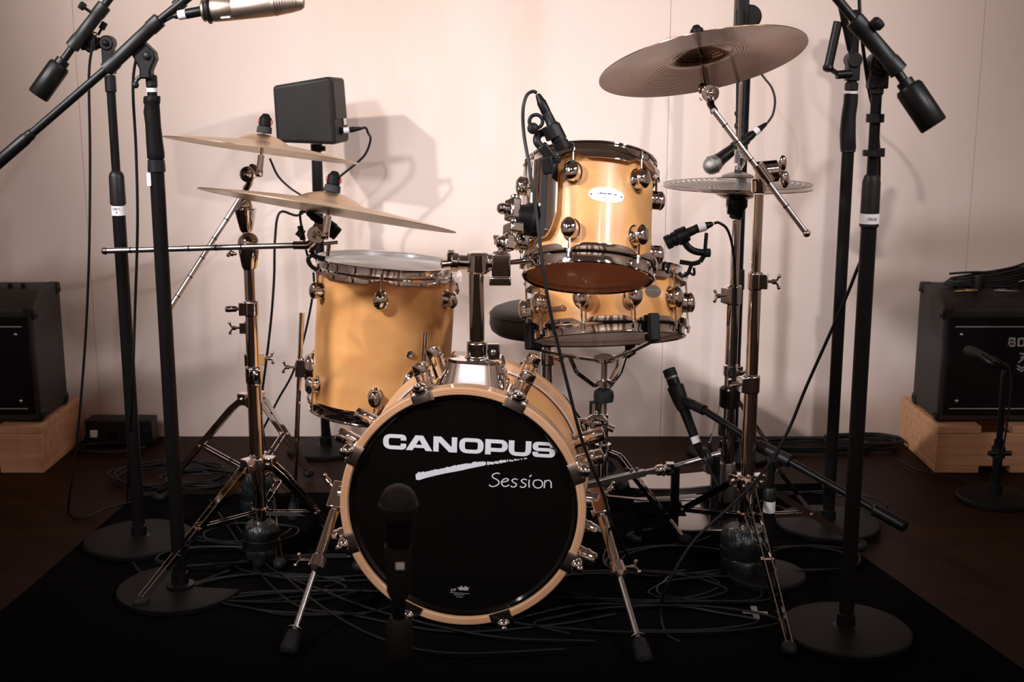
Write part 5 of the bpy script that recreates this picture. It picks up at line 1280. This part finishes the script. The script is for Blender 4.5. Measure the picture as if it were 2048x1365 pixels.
cable('black cable dangling from the arm before the right amplifier', [P(2010, 730, 3.2), P(2022, 760, 3.19), P(2014, 850, 3.18), P(1998, 930, 3.18), G(1975, 985), G(1920, 965), G(1840, 950), G(1790, 925)], r=.0028)
# loose floor cables, loop after loop
rnd = random.Random(11)
def loops(cx, cy, rx, ry, turns, seed, drift=(0, 0), z0=FZ):
    r_ = random.Random(seed); pts = []; ph = r_.uniform(0, 6.28)
    K = int(turns * 9)
    for k in range(K):
        a = ph + 2 * math.pi * k / 9; j = 1 + .16 * r_.uniform(-1, 1)
        pts.append(V((cx + rx * j * math.cos(a) + drift[0] * k / K, cy + ry * j * math.sin(a) + drift[1] * k / K, z0 + .0062 * (k // 9) * .55 + .001 * r_.random())))
    return pts
def coil(label, px, py, rx, ry, turns, seed, group=None, r=.0029, drift=(0, 0), name='cable_coil', z0=FZ):
    g = F(px, py); return cable(label, loops(g.x, g.y, rx, ry, turns, seed, drift, z0), r=r, name=name, group=group, sm=5, n=7)
coil('coiled black cables on the carpet behind the left rear stand', 345, 965, .16, .11, 6, 1)
coil('flat black cable coil on the carpet below the crossing left stand legs', 400, 985, .10, .07, 5, 2, z0=.03)
coil('black cable coil on the wooden floor by the power box', 215, 905, .10, .05, 3, 3)
coil('large cable coil on the wood against the wall right of the hi-hat stand', 1620, 900, .17, .06, 4, 4, r=.004)
coil('thick cable coil on the wood left of the right riser', 1725, 895, .11, .06, 5, 5, r=.004, z0=.012)
coil('loose black cable loop lying on the half-moon stand base', 415, 1135, .115, .060, 2, 6, z0=.024)
gl = 'loose cables on the carpet'
spots = [(640, 1140, .20, .07, 2.4, 21), (520, 1180, .17, .07, 2.2, 22), (620, 1210, .22, .06, 2.1, 23), (1240, 1180, .20, .08, 2.3, 24), (1330, 1130, .16, .09, 2.5, 25), (1260, 1250, .24, .07, 2, 26), (1400, 1190, .13, .08, 2.2, 27), (1620, 1020, .15, .10, 2, 28), (1590, 1130, .12, .08, 2.2, 29), (470, 1080, .12, .07, 2.5, 30)]
for i, (px, py, rx, ry, tn, sd) in enumerate(spots):
    coil('tangled thin black cable lying in loose loops on the black carpet', px, py, rx, ry, tn, sd, group=gl, name='cable', z0=.009 + .0012 * i, r=.0026, drift=(.05, -.03))
for i, pts in enumerate([[(420, 1010), (560, 1200), (700, 1240), (900, 1275), (1100, 1262), (1230, 1240)], [(470, 1060), (540, 1150), (640, 1195), (760, 1240), (980, 1290), (1190, 1300)], [(560, 1165), (650, 1240), (760, 1300), (900, 1330), (1130, 1322)]]):
    cable('long thin black cable snaking over the carpet in front of the bass drum', [G(a, c_, .012 + .006 * i) for a, c_ in pts], r=.0026, group='long cables in front of the bass drum')
# coil lying on the right amplifier
o = root('cable_coil', 'tied black instrument cable with silver plugs coiled on top of the right amplifier', 'cable', P(1950, 560, 3.56))
zt = .515
b = MB()
for k in range(7):
    xs, ysq = 1.40, 3.585; r_ = random.Random(40 + k); pts = []
    for i in range(25):
        a = 2 * math.pi * i / 24; dy = r_.uniform(-.004, .004)
        zz_ = zt + .012 + .0055 * k * (1 + .55 * math.cos(a)) + (.022 * max(0, math.cos(a)) ** 2)
        pts.append(V((xs + .145 * math.cos(a) * (1 - .02 * k), ysq + (.048 - .004 * k) * math.sin(a) + dy, zz_)))
    b.tube(pts, .0036, 7, 3)
b.build('cable_loops', 'cable', o)
b = MB(); b.tube([(1.26, 3.565, zt + .045), (1.33, 3.56, zt + .050), (1.40, 3.57, zt + .046)], .0034, 8, 5); b.build('loose_turn', 'cable', o)
MB().box((1.335, 3.540, zt + .022), .014, .030, .044).build('cable_tie', 'rubber', o, bevel=.003)
for x_, s in ((1.30, -1), (1.365, 1)):
    b = MB(); p = V((x_ + (0 if s > 0 else .02), 3.500, zt + .0062)); dx = V((s, -.10, -.02)); b.prof(p, dx, [(0, .003), (.012, .0055), (.034, .0062), (.036, .0055), (.038, .0032), (.064, .0032), (.068, .001)], 14); b.build('jack_plug', 'gold' if s < 0 else 'steel', o)

# ================================================================== TAPE CROSSES
def cross(label, px, py, a, L=.052, wd=.013):
    g = F(px, py); b = MB(); z_ = .0064
    for k in (0, 1): b.box((g.x, g.y, z_ + .0004 * (k + 1)), L * (1 if k == 0 else 1.25), wd, .0005, Matrix.Rotation(R(a + 90 * k), 3, 'Z'))
    tag(b.build('tape_cross', 'crossgrey', smooth=False), label, 'tape')
cross('grey tape cross on the carpet between the right stand leg and bass drum', 1510, 1232, -4)
cross('small grey tape mark on the carpet between the bass drum and its right spur', 1195, 1062, 20, .046, .014)
